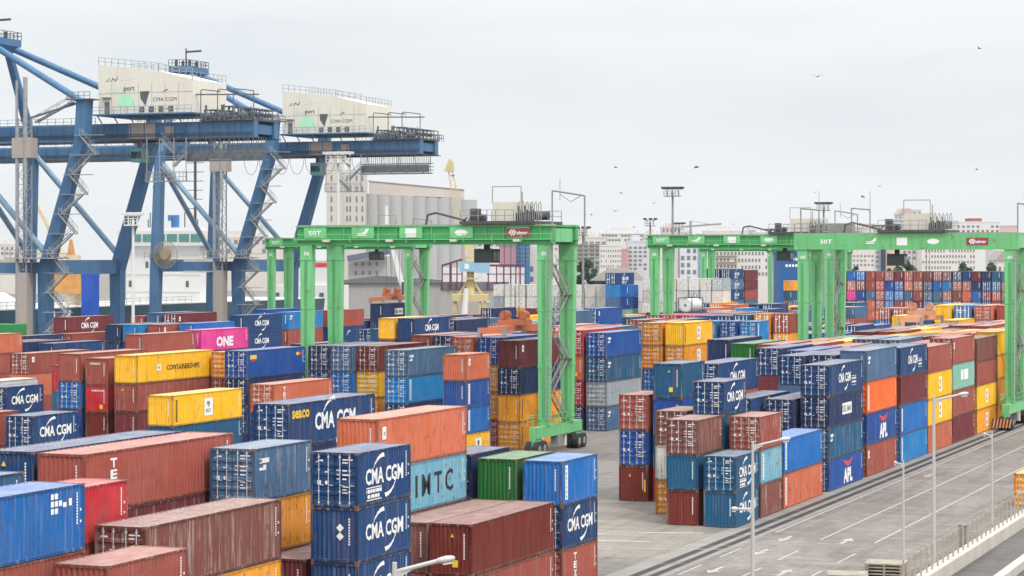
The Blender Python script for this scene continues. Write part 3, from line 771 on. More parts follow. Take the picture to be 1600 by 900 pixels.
S_(18.9, 138.2, 40, 7.86, 3, [('brick', 'w', None, None, .3), ('brick', 'w')], A_)
A_ = 'middle'
S_(20.3, 212.0, 40, 10.5, 4, [('navy', 'd'), ('cma', 'd')], A_)
S_(19.43, 212.0, 40, 10.5, 4, [('grblue', 'd', None, None, .4), ('bright', 'd'), ('cma', 'd')], A_)
S_(18.55, 213.0, 40, 10.5, 4, [('brickd', 'd'), ('yellow', 'd'), ('amber', 'd')], A_)
S_(16.2, 205.4, 40, 10.48, 4, [('grblue', 'd', 'small', None, .3), ('lblue', 'd', 'vsign', None, .1), ('cma', 'd')], A_)
S_(13.81, 204.0, 20, 10.22, 4, [('orb', 'w', 'card', None, .1), ('royal', 'w', 'vsign', None, .1), ('bright', 'w', 'vsign', None, .1), ('yellow', 'w', 'msc')], A_)
S_(13.81, 218.0, 40, 11.06, 4, [('maroon', 'w', 'card', None, .1), ('navy', 'd', None, None, .2), ('gold', 'w', 'vdark', None, .05), ('gold', 'd', 'vdark', None, .1)], A_)
S_(14.82, 219.5, 40, 11.3, 4, [('royal', 'd'), ('amber', 'd'), ('amber', 'd'), ('brick', 'd')], A_)
S_(15.82, 219.5, 40, 11.3, 4, [('orb', 'd'), ('cma', 'd')], A_)
S_(16.85, 226.0, 40, 11.1, 4, [('magenta', 'd')], A_)
S_(17.9, 228.0, 40, 11.1, 4, [('navy', 'd')], A_)
S_(18.95, 229.0, 40, 11.1, 4, [('brick', 'w')], A_)
S_(13.81, 244.3, 40, 11.06, 4, [('royal', 'd', 'small', None, .05), ('teal', 'd', 'small', None, .4), ('grey', 'd', None, None, .3), ('grblue', 'd', 'small', None, .3)], A_)
S_(14.8, 244.6, 40, 11.3, 4, [('red', 'd', None, None, .1), ('orb', 'w', None, 'ytag'), ('red', 'd'), ('navy', 'd')], A_)
S_(15.8, 245.5, 40, 11.2, 4, [('orb', 'd'), ('brick', 'd')], A_)
S_(16.8, 246.0, 40, 11.2, 4, [('brick', 'w')], A_)
S_(17.8, 246.5, 40, 10.9, 4, [('cma', 'd')], A_)
S_(13.81, 273.0, 40, 11.4, 4, [('yellow', 'w', 'vdark', None, .02), ('amber', 'd', 'msc'), ('bright', 'd'), ('cma', 'd')], A_)
S_(14.82, 272.5, 40, 11.4, 4, [('amber', 'd'), ('amber', 'd'), ('bright', 'd')], A_)
S_(15.82, 260.0, 40, 11.1, 4, [('grblue', 'd', None, None, .5)], A_)
S_(16.82, 261.0, 40, 11.1, 4, [('brickd', 'd')], A_)
S_(17.82, 262.0, 40, 11.2, 4, [('orb', 'w')], A_)
S_(13.81, 306.0, 20, 10.7, 4, [('lblue', 'd', 'vsign', None, .1), ('bright', 'd')], A_)
S_(14.81, 306.0, 20, 10.7, 4, [('royal', 'd')], A_)
S_(15.81, 306.0, 20, 10.7, 4, [('lblue', 'w')], A_)
S_(16.9, 300.0, 40, 11.0, 4, [('teal', 'd')], A_)
S_(17.9, 301.0, 40, 10.8, 4, [('navy', 'd')], A_)
S_(18.9, 301.0, 40, 10.9, 4, [('brick', 'd')], A_)
S_(14.7, 322.0, 20, 11.4, 4, [('amber', 'd', None, None, .1), ('gold', 'd')], A_)
S_(13.7, 322.0, 20, 11.4, 4, [('brick', 'd', None, None, .2), ('gold', 'd')], A_)
S_(15.7, 321.0, 40, 11.2, 4, [('teal', 'd')], A_)
S_(16.7, 322.0, 40, 11.0, 4, [('navy', 'd')], A_)
S_(17.7, 322.0, 40, 11.0, 4, [('royal', 'w')], A_)
S_(18.7, 323.0, 40, 11.0, 4, [('red', 'd')], A_)
S_(19.7, 323.0, 40, 11.0, 4, [('red', 'd')], A_)
S_(20.6, 323.0, 40, 11.0, 4, [('dustm', 'd')], A_)
A_ = 'roadside'
S_(0, 160.86, 20, 5.18, 2, [('teal', 'd', 'cmas', None, .05), ('teal', 'w', 'cma', None, .1)], A_)
S_(1.02, 161.1, 20, 7.72, 3, [('dustm', 'd', None, None, .4), ('teal', 'w', None, None, .05), ('brickd', 'w', None, None, .12)], A_)
S_(2.05, 167.5, 20, 7.9, 3, [('dustm', 'd'), ('white', 'w'), ('amber', 'd')], A_)
S_(0, 167.45, 20, 7.62, 3, [('brick', 'd', None, None, .9), ('imtc', 'w', 'vsign', None, 1.0), ('dustm', 'w', None, None, .8)], A_)
S_(1.02, 167.6, 20, 10.17, 4, [('cma', 'd', 'cma', None, .05), ('teal', 'd'), ('teal', 'd')], A_)
S_(0, 174.0, 40, 5.45, 2, [('bright', 'w', 'vsign', None, .05), ('orb', 'w', 'vsign', None, .25)], A_)
S_(4.07, 175.6, 20, 8.55, 3, [('brick', 'd', None, None, .15), ('royal', 'd', None, None, .05), ('brickd', 'w', None, 'ybar', .05)], A_)
S_(3.08, 175.8, 20, 11.09, 4, [('teal', 'w', None, 'ytag', .05), ('royal', 'w', None, None, .05), ('teal', 'w', None, None, .05), ('red', 'w', None, 'hsud', .05)], A_)
S_(3.0, 185.0, 40, 10.7, 4, [('cma', 'd', 'cma40', None, .1), ('orb', 'd'), ('cma', 'd')], A_)
S_(2.0, 185.0, 40, 7.86, 3, [('cma', 'd', 'cma40', None, .05), ('cma', 'd')], A_)
S_(1.0, 187.5, 40, 7.7, 3, [('navy', 'd'), ('cma', 'd')], A_)
S_(3.0, 216.0, 40, 10.6, 4, [('royal', 'd', 'redlogo', None, .05), ('brickd', 'w', None, 'texend', .05), ('navy', 'd')], A_)
S_(5.0, 226.0, 40, 10.75, 4, [('brick', 'w', None, None, .1), ('royal', 'w'), ('cma', 'w')], A_)
S_(6.0, 226.0, 40, 10.8, 4, [('green', 'w', None, None, .02), ('cma', 'w')], A_)
S_(7.1, 228.0, 40, 11.1, 4, [('navy', 'w', None, None, .1), ('navy', 'w')], A_)
S_(0, 188.4, 40, 10.56, 4, [('cma', 'd', 'cmal', None, .25), ('navy', 'd', 'delmas', None, .3), ('teal', 'd', 'small', None, .5), ('royal', 'd', 'apl', None, .1)], A_)
S_(0, 202.1, 40, 11.24, 4, [('grblue', 'w', 'small', None, .3), ('orange', 'd', 'vsign', None, .02), ('royal', 'd', 'apl', None, .3), ('brick', 'd', 'card', None, .4)], A_)
S_(0, 216.0, 40, 11.0, 4, [('cma', 'w', 'cmal', None, .2), ('maroon', 'w', None, None, .15), ('bright', 'd', 'vsign', None, .1), ('lblue', 'd', 'vsign', None, .1)], A_)
S_(0, 228.7, 40, 10.6, 4, [('brick', 'w', None, None, .3), ('yellow', 'w', 'msc', None, .02), ('yellow', 'w', 'msc', None, .05), ('orb', 'w', None, None, .3)], A_)
S_(0, 241.3, 40, 11.05, 4, [('brick', 'd', 'card', None, .2), ('sea', 'w', 'sea', None, .2), ('brick', 'w', None, None, .25), ('maroon', 'w', None, None, .1)], A_)
S_(0, 255.0, 40, 10.58, 4, [('dustm', 'w', None, None, .2), ('brick', 'd', None, None, .2), ('yellow', 'd', 'msc', None, .05), ('gold', 'd', 'msc', None, .05)], A_)
S_(0, 267.8, 40, 10.92, 4, [('yellow', 'd', 'msc', None, .05), ('gold', 'd', 'msc', None, .1), ('amber', 'd', 'msc', None, .5), ('amber', 'd', None, None, .5)], A_)
container(-29.6, 183.0, 0.01, 6.058, 2.591, 'gold', 'd', None, None, .1, 'road')
# inner rows of the road-side block: mostly their roofs show
A_ = 'inner'
ROOF = {1: 'navy grblue cma brick brick orb orb brick brick', 2: 'cma cma navy grblue maroon gold gold brick orb', 3: 'x brick grblue yellow yellow maroon brick navy orb',
        4: 'x cma brick yellow amber brick yellow brick grblue', 5: 'x x brick grblue maroon brick brick cma yellow'}
for r_, cols in ROOF.items():
    for j, c in enumerate(cols.split()):
        if c == 'x': continue
        y = 202.2 + 13.1 * j
        if r_ == 3 and j == 1: y = 229.5
        if r_ == 3 and j >= 2: y = 229.5 + 13.1 * (j - 1)
        if r_ == 5: y = 240.0 + 13.1 * (j - 2)
        S_(r_, y, 40, 10.45 + .12 * ((j * 7 + r_ * 3) % 4), 4, [(c, 'd' if (j + r_) % 3 else 'w')], A_)
for j, c in enumerate('brick yellow navy brick cma maroon yellow orb'.split()):
    S_(0, 294 + 13.1 * j if j else 291, 40, 10.6 if j % 2 else 11.0, 4, [(c, 'w', 'msc' if c == 'yellow' else None)], A_)
S_(1, 322.5, 40, 11.6, 4, [('yellow', 'd', 'msc', None, .05)], A_)
S_(3.2, 333, 40, 12.6, 5, [('brick', 'w')], A_)
S_(4.2, 331, 40, 12.6, 5, [('orb', 'd')], A_)
S_(5.2, 331, 40, 12.6, 5, [('lblue', 'd')], A_)
S_(6.2, 331, 40, 12.6, 5, [('yellow', 'w', 'msc', None, .02)], A_)
# blocks nearer the quay
A_ = 'quay'
S_(27.7, 179.0, 40, 7.86, 3, [('white', 'd', None, None, .2), ('brick', 'w')], A_)
S_(28.7, 206.0, 40, 8.3, 3, [('brick', 'w', None, 'ytag', .1)], A_)
S_(29.7, 206.0, 40, 8.3, 3, [('red', 'w', None, None, .1)], A_)
S_(27.7, 206.0, 40, 8.2, 3, [('cma', 'w'), ('cma', 'w')], A_)
S_(32.7, 211.0, 40, 9.2, 4, [('brick', 'd', 'card', None, .3)], A_)
S_(32.8, 235.0, 40, 10.5, 4, [('brick', 'w', None, None, .05), ('maroon', 'w')], A_)
S_(32.8, 248.6, 40, 10.6, 4, [('pink', 'w', 'one', None, .02), ('navy', 'w')], A_)
S_(27.7, 262.0, 40, 8.4, 3, [('cma', 'd')], A_)
S_(28.7, 258.0, 40, 8.5, 3, [('brick', 'w')], A_)
S_(29.7, 260.0, 40, 8.6, 3, [('navy', 'w', 'cma40')], A_)
S_(27.7, 280.0, 40, 11.4, 4, [('cma', 'w', 'cma40', None, .2), ('cma', 'w')], A_)
S_(28.7, 280.0, 40, 11.4, 4, [('yellow', 'w'), ('brick', 'w')], A_)
S_(29.8, 284.0, 40, 9.8, 4, [('teal', 'w')], A_)
S_(30.8, 286.0, 40, 9.6, 4, [('cma', 'd')], A_)
S_(27.7, 294.0, 40, 10.8, 4, [('navy', 'd')], A_)
S_(27.7, 309.0, 40, 9.4, 4, [('lblue', 'd')], A_)
S_(28.7, 303.0, 40, 9.2, 4, [('maroon', 'd')], A_)
S_(27.7, 323.0, 40, 9.6, 4, [('cma', 'd')], A_)
S_(28.7, 324.0, 40, 9.7, 4, [('sea', 'w')], A_)
S_(27.7, 338.0, 40, 11.0, 4, [('grblue', 'd', 'small')], A_)
S_(27.7, 352.0, 40, 11.2, 4, [('royal', 'd', 'card')], A_)
S_(28.7, 352.0, 40, 11.0, 4, [('grblue', 'd')], A_)
S_(27.7, 368.0, 40, 9.4, 4, [('teal', 'w')], A_)
S_(27.7, 384.0, 40, 9.8, 4, [('navy', 'w')], A_)
S_(27.7, 400.0, 40, 9.8, 4, [('cma', 'w', 'arc')], A_)
S_(42.0, 243.4, 20, 9.9, 4, [('orb', 'w', None, None, .2), ('brick', 'd'), ('brick', 'w')], A_)
S_(42.6, 250.8, 40, 8.6, 3, [('navy', 'w')], A_)
S_(41.6, 255.0, 40, 8.4, 3, [('cma', 'w')], A_)
S_(43.6, 251.0, 40, 8.6, 3, [('maroon', 'w')], A_)
S_(45.4, 262.0, 40, 8.9, 3, [('navy', 'd')], A_)
S_(47.4, 284.0, 40, 10.9, 4, [('maroon', 'w', 'cma40', 'ytag', .1), ('brick', 'w')], A_)
S_(46.3, 280.0, 40, 8.7, 3, [('brick', 'w')], A_)
S_(44.6, 285.0, 40, 9.9, 4, [('navy', 'w'), ('navy', 'w')], A_)
S_(43.6, 285.0, 40, 9.9, 4, [('lblue', 'w'), ('cma', 'w')], A_)
S_(42.6, 287.0, 40, 9.9, 4, [('brick', 'w', 'card'), ('brick', 'w')], A_)
S_(41.6, 291.0, 40, 10.0, 4, [('bright', 'w')], A_)
S_(47.2, 304.0, 40, 10.6, 4, [('brick', 'w')], A_)
S_(46.2, 304.0, 40, 11.1, 4, [('grblue', 'w'), ('brick', 'w')], A_)
S_(45.2, 304.0, 40, 11.0, 4, [('maroon', 'd', 'card')], A_)
S_(41.6, 306.0, 40, 10.8, 4, [('cma', 'w', 'cma40', None, .1), ('cma', 'w', 'cma40', None, .1)], A_)
S_(42.7, 306.0, 40, 9.8, 4, [('navy', 'w')], A_)
S_(43.2, 322.0, 40, 11.3, 4, [('royal', 'w')], A_)
S_(41.9, 322.0, 40, 10.9, 4, [('lblue', 'w', 'small'), ('brick', 'w')], A_)
S_(41.6, 335.5, 40, 10.9, 4, [('brick', 'w'), ('cma', 'w', 'arc')], A_)
S_(41.6, 355.2, 40, 11.6, 4, [('navy', 'w', 'delmas', None, .1), ('cma', 'w'), ('navy', 'w')], A_)
S_(42.7, 347.0, 40, 8.7, 3, [('cma', 'w')], A_)
S_(41.6, 369.0, 40, 9.0, 4, [('teal', 'w')], A_)
# farther bays of the same blocks, mostly seen as a band of tops and ends
rdf = random.Random(21)
MIX = ['brick', 'cma', 'navy', 'orb', 'grblue', 'maroon', 'royal', 'cma', 'brick', 'teal', 'yellow', 'lblue', 'brickd', 'amber', 'dustm', 'bright']
def field(r0, r1, y0, y1, za, zb, skip=.12):
    y = y0
    while y < y1:
        z = rdf.uniform(za, zb)
        for r_ in range(int(r1 - r0) + 1):
            if rdf.random() < skip: continue
            n_ = 4 if z > 9 else 3; zz = z + rdf.uniform(-.35, .35)
            S_(r0 + r_, y + rdf.uniform(-.3, .3), 40, zz, n_, [(rdf.choice(MIX), 'd' if rdf.random() < .6 else 'w') for _ in range(2 if r_ == 0 or y < y0 + 14 else 1)], 'far')
        y += 13.2
field(13.81, 19.8, 338, 395, 7.6, 9.6)
field(13.81, 19.8, 440, 545, 7.6, 9.4, .2)
field(1, 6, 350, 470, 7.7, 9.8)
field(0, 6, 480, 560, 7.6, 9.2, .2)
field(27.7, 33.7, 416, 470, 7.6, 9.6, .2)
field(27.7, 33.7, 490, 545, 7.4, 8.6, .3)
field(29.8, 33.7, 300, 400, 7.6, 9.0, .2)
field(43.7, 47.7, 322, 440, 7.0, 8.4, .3)
field(41.6, 42.6, 384, 450, 7.4, 8.6, .3)
# far stacks beyond the blocks
A_ = 'far'
for i, c in enumerate('white white white white white white white white'.split()):
    for k in range(2): container(-193.6 + i * 2.62, 476 + i * .1, 8.1 + k * 2.62, 6.058, 2.6, 'white' if (i + k) % 5 else 'grey', 'd' if (i + k) % 3 else 'w', None, None, .6, A_)
for i in range(4):
    for k in range(3): container(-172.3 + i * 2.62, 477, 5.5 + k * 2.62, 6.058, 2.6, 'white' if i < 3 else ('bright', 'royal', 'sea')[2 - k], 'w', None, None, .2, A_)
for i in range(5, 12):
    for k in range(3): container(-172.3 + i * 2.62, 477.5, 7.0 + k * 2.62, 6.058, 2.6, 'white' if (i * 3 + k) % 7 else 'grey', 'd' if (i + k) % 3 else 'w', None, None, .5, A_)
container(-166.5, 474, 13.4, 12.192, 2.6, 'cma', 'd', 'cmas', None, .1, A_)
container(-181, 455, 2.62, 12.192, 2.6, 'cma', 'd', None, None, .1, A_)
container(-177, 430, 6.0, 12.192, 2.6, 'royal', 'd', 'card', None, .1, A_)
container(-170, 412, 7.0, 12.192, 2.6, 'navy', 'd', None, None, .1, A_)
container(-196, 452, 4.2, 12.192, 2.6, 'brick', 'd', None, None, .1, A_)
container(-193.2, 452, 4.2, 12.192, 2.6, 'grblue', 'd', 'arc', None, .1, A_)
LEV = [('cma d cmas,grblue d cmas,cma d cmas,grblue w arc', 0), ('navy d,cma d,dustm w,bright d', 1), ('navy d,maroon w,dustm w,gold d', 2)]
for txt, i in LEV:
    for k, q in enumerate(txt.split(',')):
        q = q.split(); container(-168.5 - i * 2.7, 568, 13.7 - k * 2.65, 12.192, 2.62, q[0], q[1], q[2] if len(q) > 2 else None, None, .1, A_)
for k, c in enumerate('maroon maroon brick grblue'.split()): container(-168.4, 581.5, 13.4 - k * 2.65, 12.192, 2.62, c, 'w', None, None, .2, A_)
for k, c in enumerate('gold teal orb'.split()): container(-158, 590, 10.6 - k * 2.65, 6.058, 2.62, c, 'w', None, None, .2, A_)
for i in range(3):
    for k in range(2): container(-147.5 + i * 2.65, 630, 8.7 + k * 2.65, 6.058, 2.62, ('gold', 'yellow')[1 - k], 'w', None, None, .1, A_)
for k, c in enumerate('magenta pink navy navy cma'.split()): container(-133 - 2.7 * k, 430 + 2 * k, 5.5, 12.192, 2.62, c, 'd' if k > 1 else 'w', None, None, .1, A_)
for k, c in enumerate('maroon dustm brick navy cma'.split()): container(-119 - 2.9 * k, 404 + 3 * k, 6.6, 12.192, 2.62, c, 'd', None, None, .1, A_)
# the far wall of container ends, column by column from the left
WALL = ['orb brick maroon', 'grblue red magenta', 'bright orb pink', 'bright dustm royal', 'brick brick grblue orb', 'brick red brick brick', 'brick royal bright bright', 'maroon royal bright brick',
        'brick orb grblue brick', 'brick brick brick maroon', 'dustm cma teal bright', 'brick bright grblue grblue', 'maroon lblue brick lblue', 'cma brick dustm dustm', 'cma brick orb brick', 'maroon navy bright grblue',
        'navy cma maroon royal', 'teal grblue brick brick', 'grblue brick dustm grblue', 'maroon orb gold gold', 'brick dustm orange dgreen', 'navy teal peach sea']
rdw = random.Random(3)
for i, t in enumerate(WALL):
    for k, c in enumerate(t.split()[:4] + rdw.choices(['brick', 'maroon', 'cma', 'royal', 'orb', 'grblue', 'brickd'], k=5 - len(t.split()[:4]))):
        container(-153.6 + i * 2.62, 620 + (i % 3) * .25, 12.95 - k * 2.65 - (.1 if i > 17 else 0), 6.058 if i % 2 else 12.192, 2.62, c, 'd' if rdw.random() < .62 else 'w', None, None, rdw.choice((.1, .3)), 'wall')
for i, c in enumerate('yellow orange brick peach dgreen grblue brick orange'.split()):
    container(-113.5 + (i % 4) * 2.65, 560, 2.9 + (i // 4) * 2.65, 6.058, 2.62, c, 'w', None, None, .2, A_)

# the small or mostly hidden containers of these stacks as one object
rdc = random.Random(5)
for x, y, z, L, Lm in COLS.values():          # the tiers nobody sees, down to the ground
    n_ = round(z / 2.62)
    for k in range(n_):
        c = [v for v in hexc(PAL[rdc.choice(MIX)][0])]
        SMALL.append(((x, y + L / 2, z / n_ * k), (1, L / Lm, (z / n_ - .012) / HM), (*c, .2), Lm, 'w', None, True))
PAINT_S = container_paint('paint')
def small_stack():
    vs, fs, ms, cs = [], [], [], []
    shp = {}
    for loc, sc, rgba, Lm, end, logo, hid in SMALL:
        key = (Lm, end, logo, hid)
        if key not in shp: shp[key] = MB().box(-1.21, 1.21, -Lm / 2, Lm / 2, 0, HM) if hid else far_shape(Lm, end, logo)
        q = shp[key]; b = len(vs)
        vs += [(x * sc[0] + loc[0], y * sc[1] + loc[1], z * sc[2] + loc[2]) for x, y, z in q.v]
        fs += [tuple(i + b for i in f) for f in q.f]; ms += q.m; cs += [rgba] * len(q.f)
    if not vs: return
    me = bpy.data.meshes.new('container_stacks')
    me.from_pydata(vs, [], fs)
    for m_ in (PAINT_S, M['white'], M['redl'], M['black'], M['yel']): me.materials.append(m_)
    me.polygons.foreach_set('material_index', ms)
    at_ = me.color_attributes.new('paint', 'FLOAT_COLOR', 'CORNER')
    n = [len(f) for f in fs]; flat = []
    for k, c in zip(n, cs): flat += list(c) * k
    at_.data.foreach_set('color', flat)
    me.update()
    tag(link('container_stacks', me), 'the smallest containers half hidden among the stacks', None, None, 'stuff')
small_stack()
# ---------------------------------------------------------------- rubber-tyred gantry cranes
GRN = simple('gantry_green', (0.17, 0.55, 0.225), 0.5, 0.35, 0.5, dirt=(0.16, 0.34, 0.15), streak=True, rust=.45, grime=.45)
GRB = simple('beam_green', (0.10, 0.48, 0.17), 0.5, 0.35, 0.6, dirt=(0.07, 0.30, 0.10), streak=True, rust=.5, grime=.5)
GRD = simple('gantry_dark_green', (0.05, 0.36, 0.11), 0.55, 0.35, 0.6, dirt=(0.10, 0.16, 0.06), streak=True)
GRP = simple('plain_beam_green', (0.13, 0.50, 0.19), 0.5, 0.45, 0.6, dirt=(0.17, 0.33, 0.13), streak=True, rust=.5, grime=.4)
TYRE = simple('tyre_rubber', (0.03, 0.03, 0.032), 0.85, 0.3, 2)
GSTEEL = simple('grey_steel', (0.30, 0.30, 0.29), 0.6, 0.45, 1.2)
DSTEEL = simple('dark_machinery', (0.075, 0.08, 0.085), 0.65, 0.5, 1.5)
CREAM = simple('cream_panel', (0.66, 0.62, 0.52), 0.6, 0.35, 0.6, dirt=(0.42, 0.36, 0.28), streak=True)
MAROON = simple('maroon_sign', (0.30, 0.04, 0.06), 0.5, 0.15)
GLASS = simple('cab_glass', (0.03, 0.05, 0.05), 0.1, 0.2)
SPAN = 26.2
def tapered(b, x, y, z0, z1, w0, w1, d):
    b.add([(x - w0 / 2, y - d / 2, z0), (x + w0 / 2, y - d / 2, z0), (x + w0 / 2, y + d / 2, z0), (x - w0 / 2, y + d / 2, z0),
           (x - w1 / 2, y - d / 2, z1), (x + w1 / 2, y - d / 2, z1), (x + w1 / 2, y + d / 2, z1), (x - w1 / 2, y + d / 2, z1)],
          [(3, 2, 1, 0), (4, 5, 6, 7), (0, 1, 5, 4), (1, 2, 6, 5), (2, 3, 7, 6), (3, 0, 4, 7)])
def rtg(loc, label, plain, span=SPAN, trolley_x=-4.5, cab=True, zt=22.7, fx=(.957, .75, .545, .334, .10)):
    t = empty('gantry_crane', loc, label, 'gantry crane', 'green rubber tyred gantry cranes')
    zb = zt - 1.85
    for x in (0, -span):
        for y, w0, w1 in (((0, .95, 1.2), (6.5, .95, 1.2)) if plain else ((0, 1.0, 1.35), (6.5, 1.1, 1.7))):
            b = MB(); tapered(b, x, y, 2.85, zb, w0, w1, 0.85)
            b.mat(1).box(x - w0 * .5 - .03, x - w0 * .5 + .02, y - .3, y + .3, 3, zb - .4).mat(0)
            for zq in (3.4, 8.6, 14.2, 19.2):
                wq = w0 + (w1 - w0) * (zq - 2.85) / (zb - 2.85); b.box(x - wq / 2 - .05, x + wq / 2 + .05, y - .47, y + .47, zq, zq + .12)
            b.mat(1)
            for xq in (-.12, .06): b.box(x + xq, x + xq + .05, y - .475, y - .43, 3.6, zb - 1.5)
            b.mat(0)
            b.build('leg', [GRN, GRD], t)
        # travelling base: sill, corner bogies, wheels
        b = MB().box(x - .4, x + .4, -3.2, 9.7, 1.75, 2.85)
        for y in (-2.4, 8.9): b.box(x - .3, x + .3, y - .8, y + .8, .95, 1.75)
        b.build('sill_beam', GRN, t)
        for y in (-3.1, -1.7, 8.2, 9.6):
            for dx in (-.42, .42):
                w_ = MB().tube((x + dx - .24, y, .76), (x + dx + .24, y, .76), .75, 20).build('wheel', TYRE, t)
                MB().tube((x + dx - .26, y, .76), (x + dx + .26, y, .76), .38, 14).build('rim', GSTEEL, w_)
        MB().box(x - .38, x + .38, 2.6, 3.9, .7, 1.74).build('power_pack', [GSTEEL], t)
        MB().tube((x, 5.6, .5), (x, 5.6, 1.74), .22, 10).build('air_tank', CREAM, t)
    for y in (0, 6.5):
        b = MB()
        if plain:
            b.box(-span - 1.0, 1.0, y - .55, y + .55, zb, zt)
        else:
            b.mat(1).box(-span - 1.0, 1.0, y - .36, y + .36, zb, zt - .1)
            b.mat(0).box(-span - 1.1, 1.1, y - .58, y + .58, zt - .12, zt)
            b.box(-span - 1.1, 1.1, y - .58, y + .58, zb + .42, zb + .5)
            b.box(-span - 1.1, 1.1, y - .50, y + .50, zb - .04, zb)
            for k in range(14): b.box(-span + .4 + k * 1.96, -span + .5 + k * 1.96, y - .5, y + .5, zb + .5, zt - .12)
        b.build('main_beam', [GRB if not plain else GRP, GRD], t)
    for x in (-span - .2, .2): MB().box(x - .55, x + .55, .59, 5.91, zb + .2, zt - .3).build('end_tie', GRN, t)
    b = MB().box(-span - 1, 1, -.5, .5, zt + .004, zt + .10).box(-span - 1, 1, 6.0, 7.0, zt + .004, zt + .10)
    b.build('rail_walkway', simple_once('walkway_grating', (.33, .30, .26)), t)
    if not plain:
        b = MB()
        b.bar((-span - 1.2, -.95, zb + .45), (1.2, -.95, zb + .45), .09).bar((-span - 1.2, -.95, zb + 1.0), (1.2, -.95, zb + 1.0), .05)
        for k in range(10):
            x = -span - 1 + k * (span + 2) / 9
            b.bar((x, -.95, zb + .2), (x, -.95, zb + 1.0), .07).bar((x, -.95, zb + .25), (x, -.5, zb + .25), .1)
        b.build('handrail', GRN, t)
        b = MB()
        for x in (-span * .9, -span * .63, -span * .36, -span * .1): b.box(x - .35, x + .35, -1.12, -.7, zb + .22, zb + .5)
        b.build('floodlight', CREAM, t)
    # signs on the front beam
    sx = [-span * k for k in fx]
    y = -.56 if plain else -.60
    if not plain:
        for x in sx: MB().box(x - 1.25, x + 1.25, -.585, -.5, zb + .58, zt - .16).build('sign_panel', GRN, t)
    zc = (zb + zt) / 2 + (.2 if not plain else 0)
    F = lambda b, vf, x: b.flat(vf, (x, y - .012, zc), (1, 0, 0), (0, 0, 1))
    b = MB(); F(b, text('50T', 1.45, .52, .03), sx[0])
    F(b, rect(-.6, -.28, .45, -.16), sx[1]); F(b, rect(-.6, -.1, .35, .0), sx[1]); F(b, ([(-.1, .0), (.5, .0), (.7, .45), (.35, .42), (.2, .15)], [(0, 1, 2, 3, 4)]), sx[1])
    F(b, rect(-.62, -.45, .62, .45), sx[2])
    F(b, ([(.7 * cos(a), .32 * sin(a)) for a in [i * pi / 8 for i in range(16)]], [tuple(range(16))]), sx[3])
    b.build('lettering', M['white'], t)
    sg = MB().box(sx[4] - 1.25, sx[4] + 1.25, y - .03, y, zc - .42, zc + .42).build('maker_sign', MAROON, t)
    b = MB(); b.flat(text('Kalmar', 1.45, .36, .03), (sx[4] + .3, y - .045, zc - .02), (1, 0, 0), (0, 0, 1))
    b.flat(([(-1.0, 0), (-.75, .3), (-.6, .3), (-.82, 0), (-.6, -.3), (-.75, -.3)], [(0, 3, 2, 1), (0, 5, 4, 3)]), (sx[4] + .02, y - .045, zc), (1, 0, 0), (0, 0, 1))
    b.flat(([(-.72, 0), (-.5, .3), (-.35, .3), (-.56, 0), (-.35, -.3), (-.5, -.3)], [(0, 3, 2, 1), (0, 5, 4, 3)]), (sx[4] + .02, y - .045, zc), (1, 0, 0), (0, 0, 1))
    b.build('lettering', M['white'], sg)
    b = MB()
    for x in (-span, 0): b.flat(text('06' if not plain else '05', .62, .45, .03), (x + .08, -.44, zb - .95), (1, 0, 0), (0, 0, 1))
    b.build('leg_number', M['white'], t)
    # trolley with its machinery, pipework hoops and cab
    tr = empty('trolley', (0, 0, 0)); tr.parent = t
    X = trolley_x
    MB().box(X - 4.3, X + 3.6, -.9, 7.4, zt + .12, zt + .42).build('platform', DSTEEL, tr)
    MB().box(X - 1.6, X + 1.5, 1.2, 5.0, zt + .45, zt + 2.35).build('machinery_house', CREAM, tr)
    b = MB()
    for k in range(3): b.tube((X + 2.0 + k * .62, .2, zt + .95 + .1 * (k % 2)), (X + 2.0 + k * .62, 1.9, zt + .95 + .1 * (k % 2)), .38, 12)
    b.box(X + 1.7, X + 2.3, -.7, .1, zt + .42, zt + 1.1).box(X - 3.6, X - 2.9, .2, 1.4, zt + .42, zt + 1.7).box(X + 2.6, X + 3.4, -.7, .1, zt + .42, zt + .9).box(X - 2.5, X - 1.9, -.4, .6, zt + .42, zt + 1.1)
    b.tube((X + 1.9, 4.0, zt + 1.0), (X + 3.4, 4.0, zt + 1.0), .45, 12)
    for k in range(9): b.tube((X + 1.75 + k * .22, -.75 + .1 * (k % 3), zt + .42), (X + 1.75 + k * .22, -.75 + .1 * (k % 3), zt + 1.2 + .35 * (k * 5 % 3)), .06, 6)
    for k in range(5): b.bar((X - 4 + k * .55, -.6, zt + .45), (X - 3.6 + k * .55, -.6, zt + .8 + .2 * (k % 2)), .12)
    b.build('winch', DSTEEL, tr)
    b = MB()
    for k in range(6):
        x = X + 1.9 + k * .45
        b.path([(x, -.8, zt + .4), (x, -.8, zt + 2.0), (x + .12, -.6, zt + 2.35), (x + .25, -.8, zt + 2.0), (x + .25, -.8, zt + .4)], .05)
    b.rail((X - 4.2, -.85, zt + .42), (X + 1.5, -.85, zt + .42), 1.1, 1.0, .03).rail((X - 4.2, 7.3, zt + .42), (X + 3.5, 7.3, zt + .42), 1.1, 1.2, .03)
    b.path([(X - 1.6, 1.2, zt + 2.3), (X - 1.6, 1.2, zt + 3.9), (X + 1.5, 1.2, zt + 3.9), (X + 1.5, 1.2, zt + 2.3)], .05)
    b.tube((X + 1.9, .5, zt + 1), (X + 1.9, .5, zt + 3.3), .06)
    b.build('pipework', GSTEEL, tr)
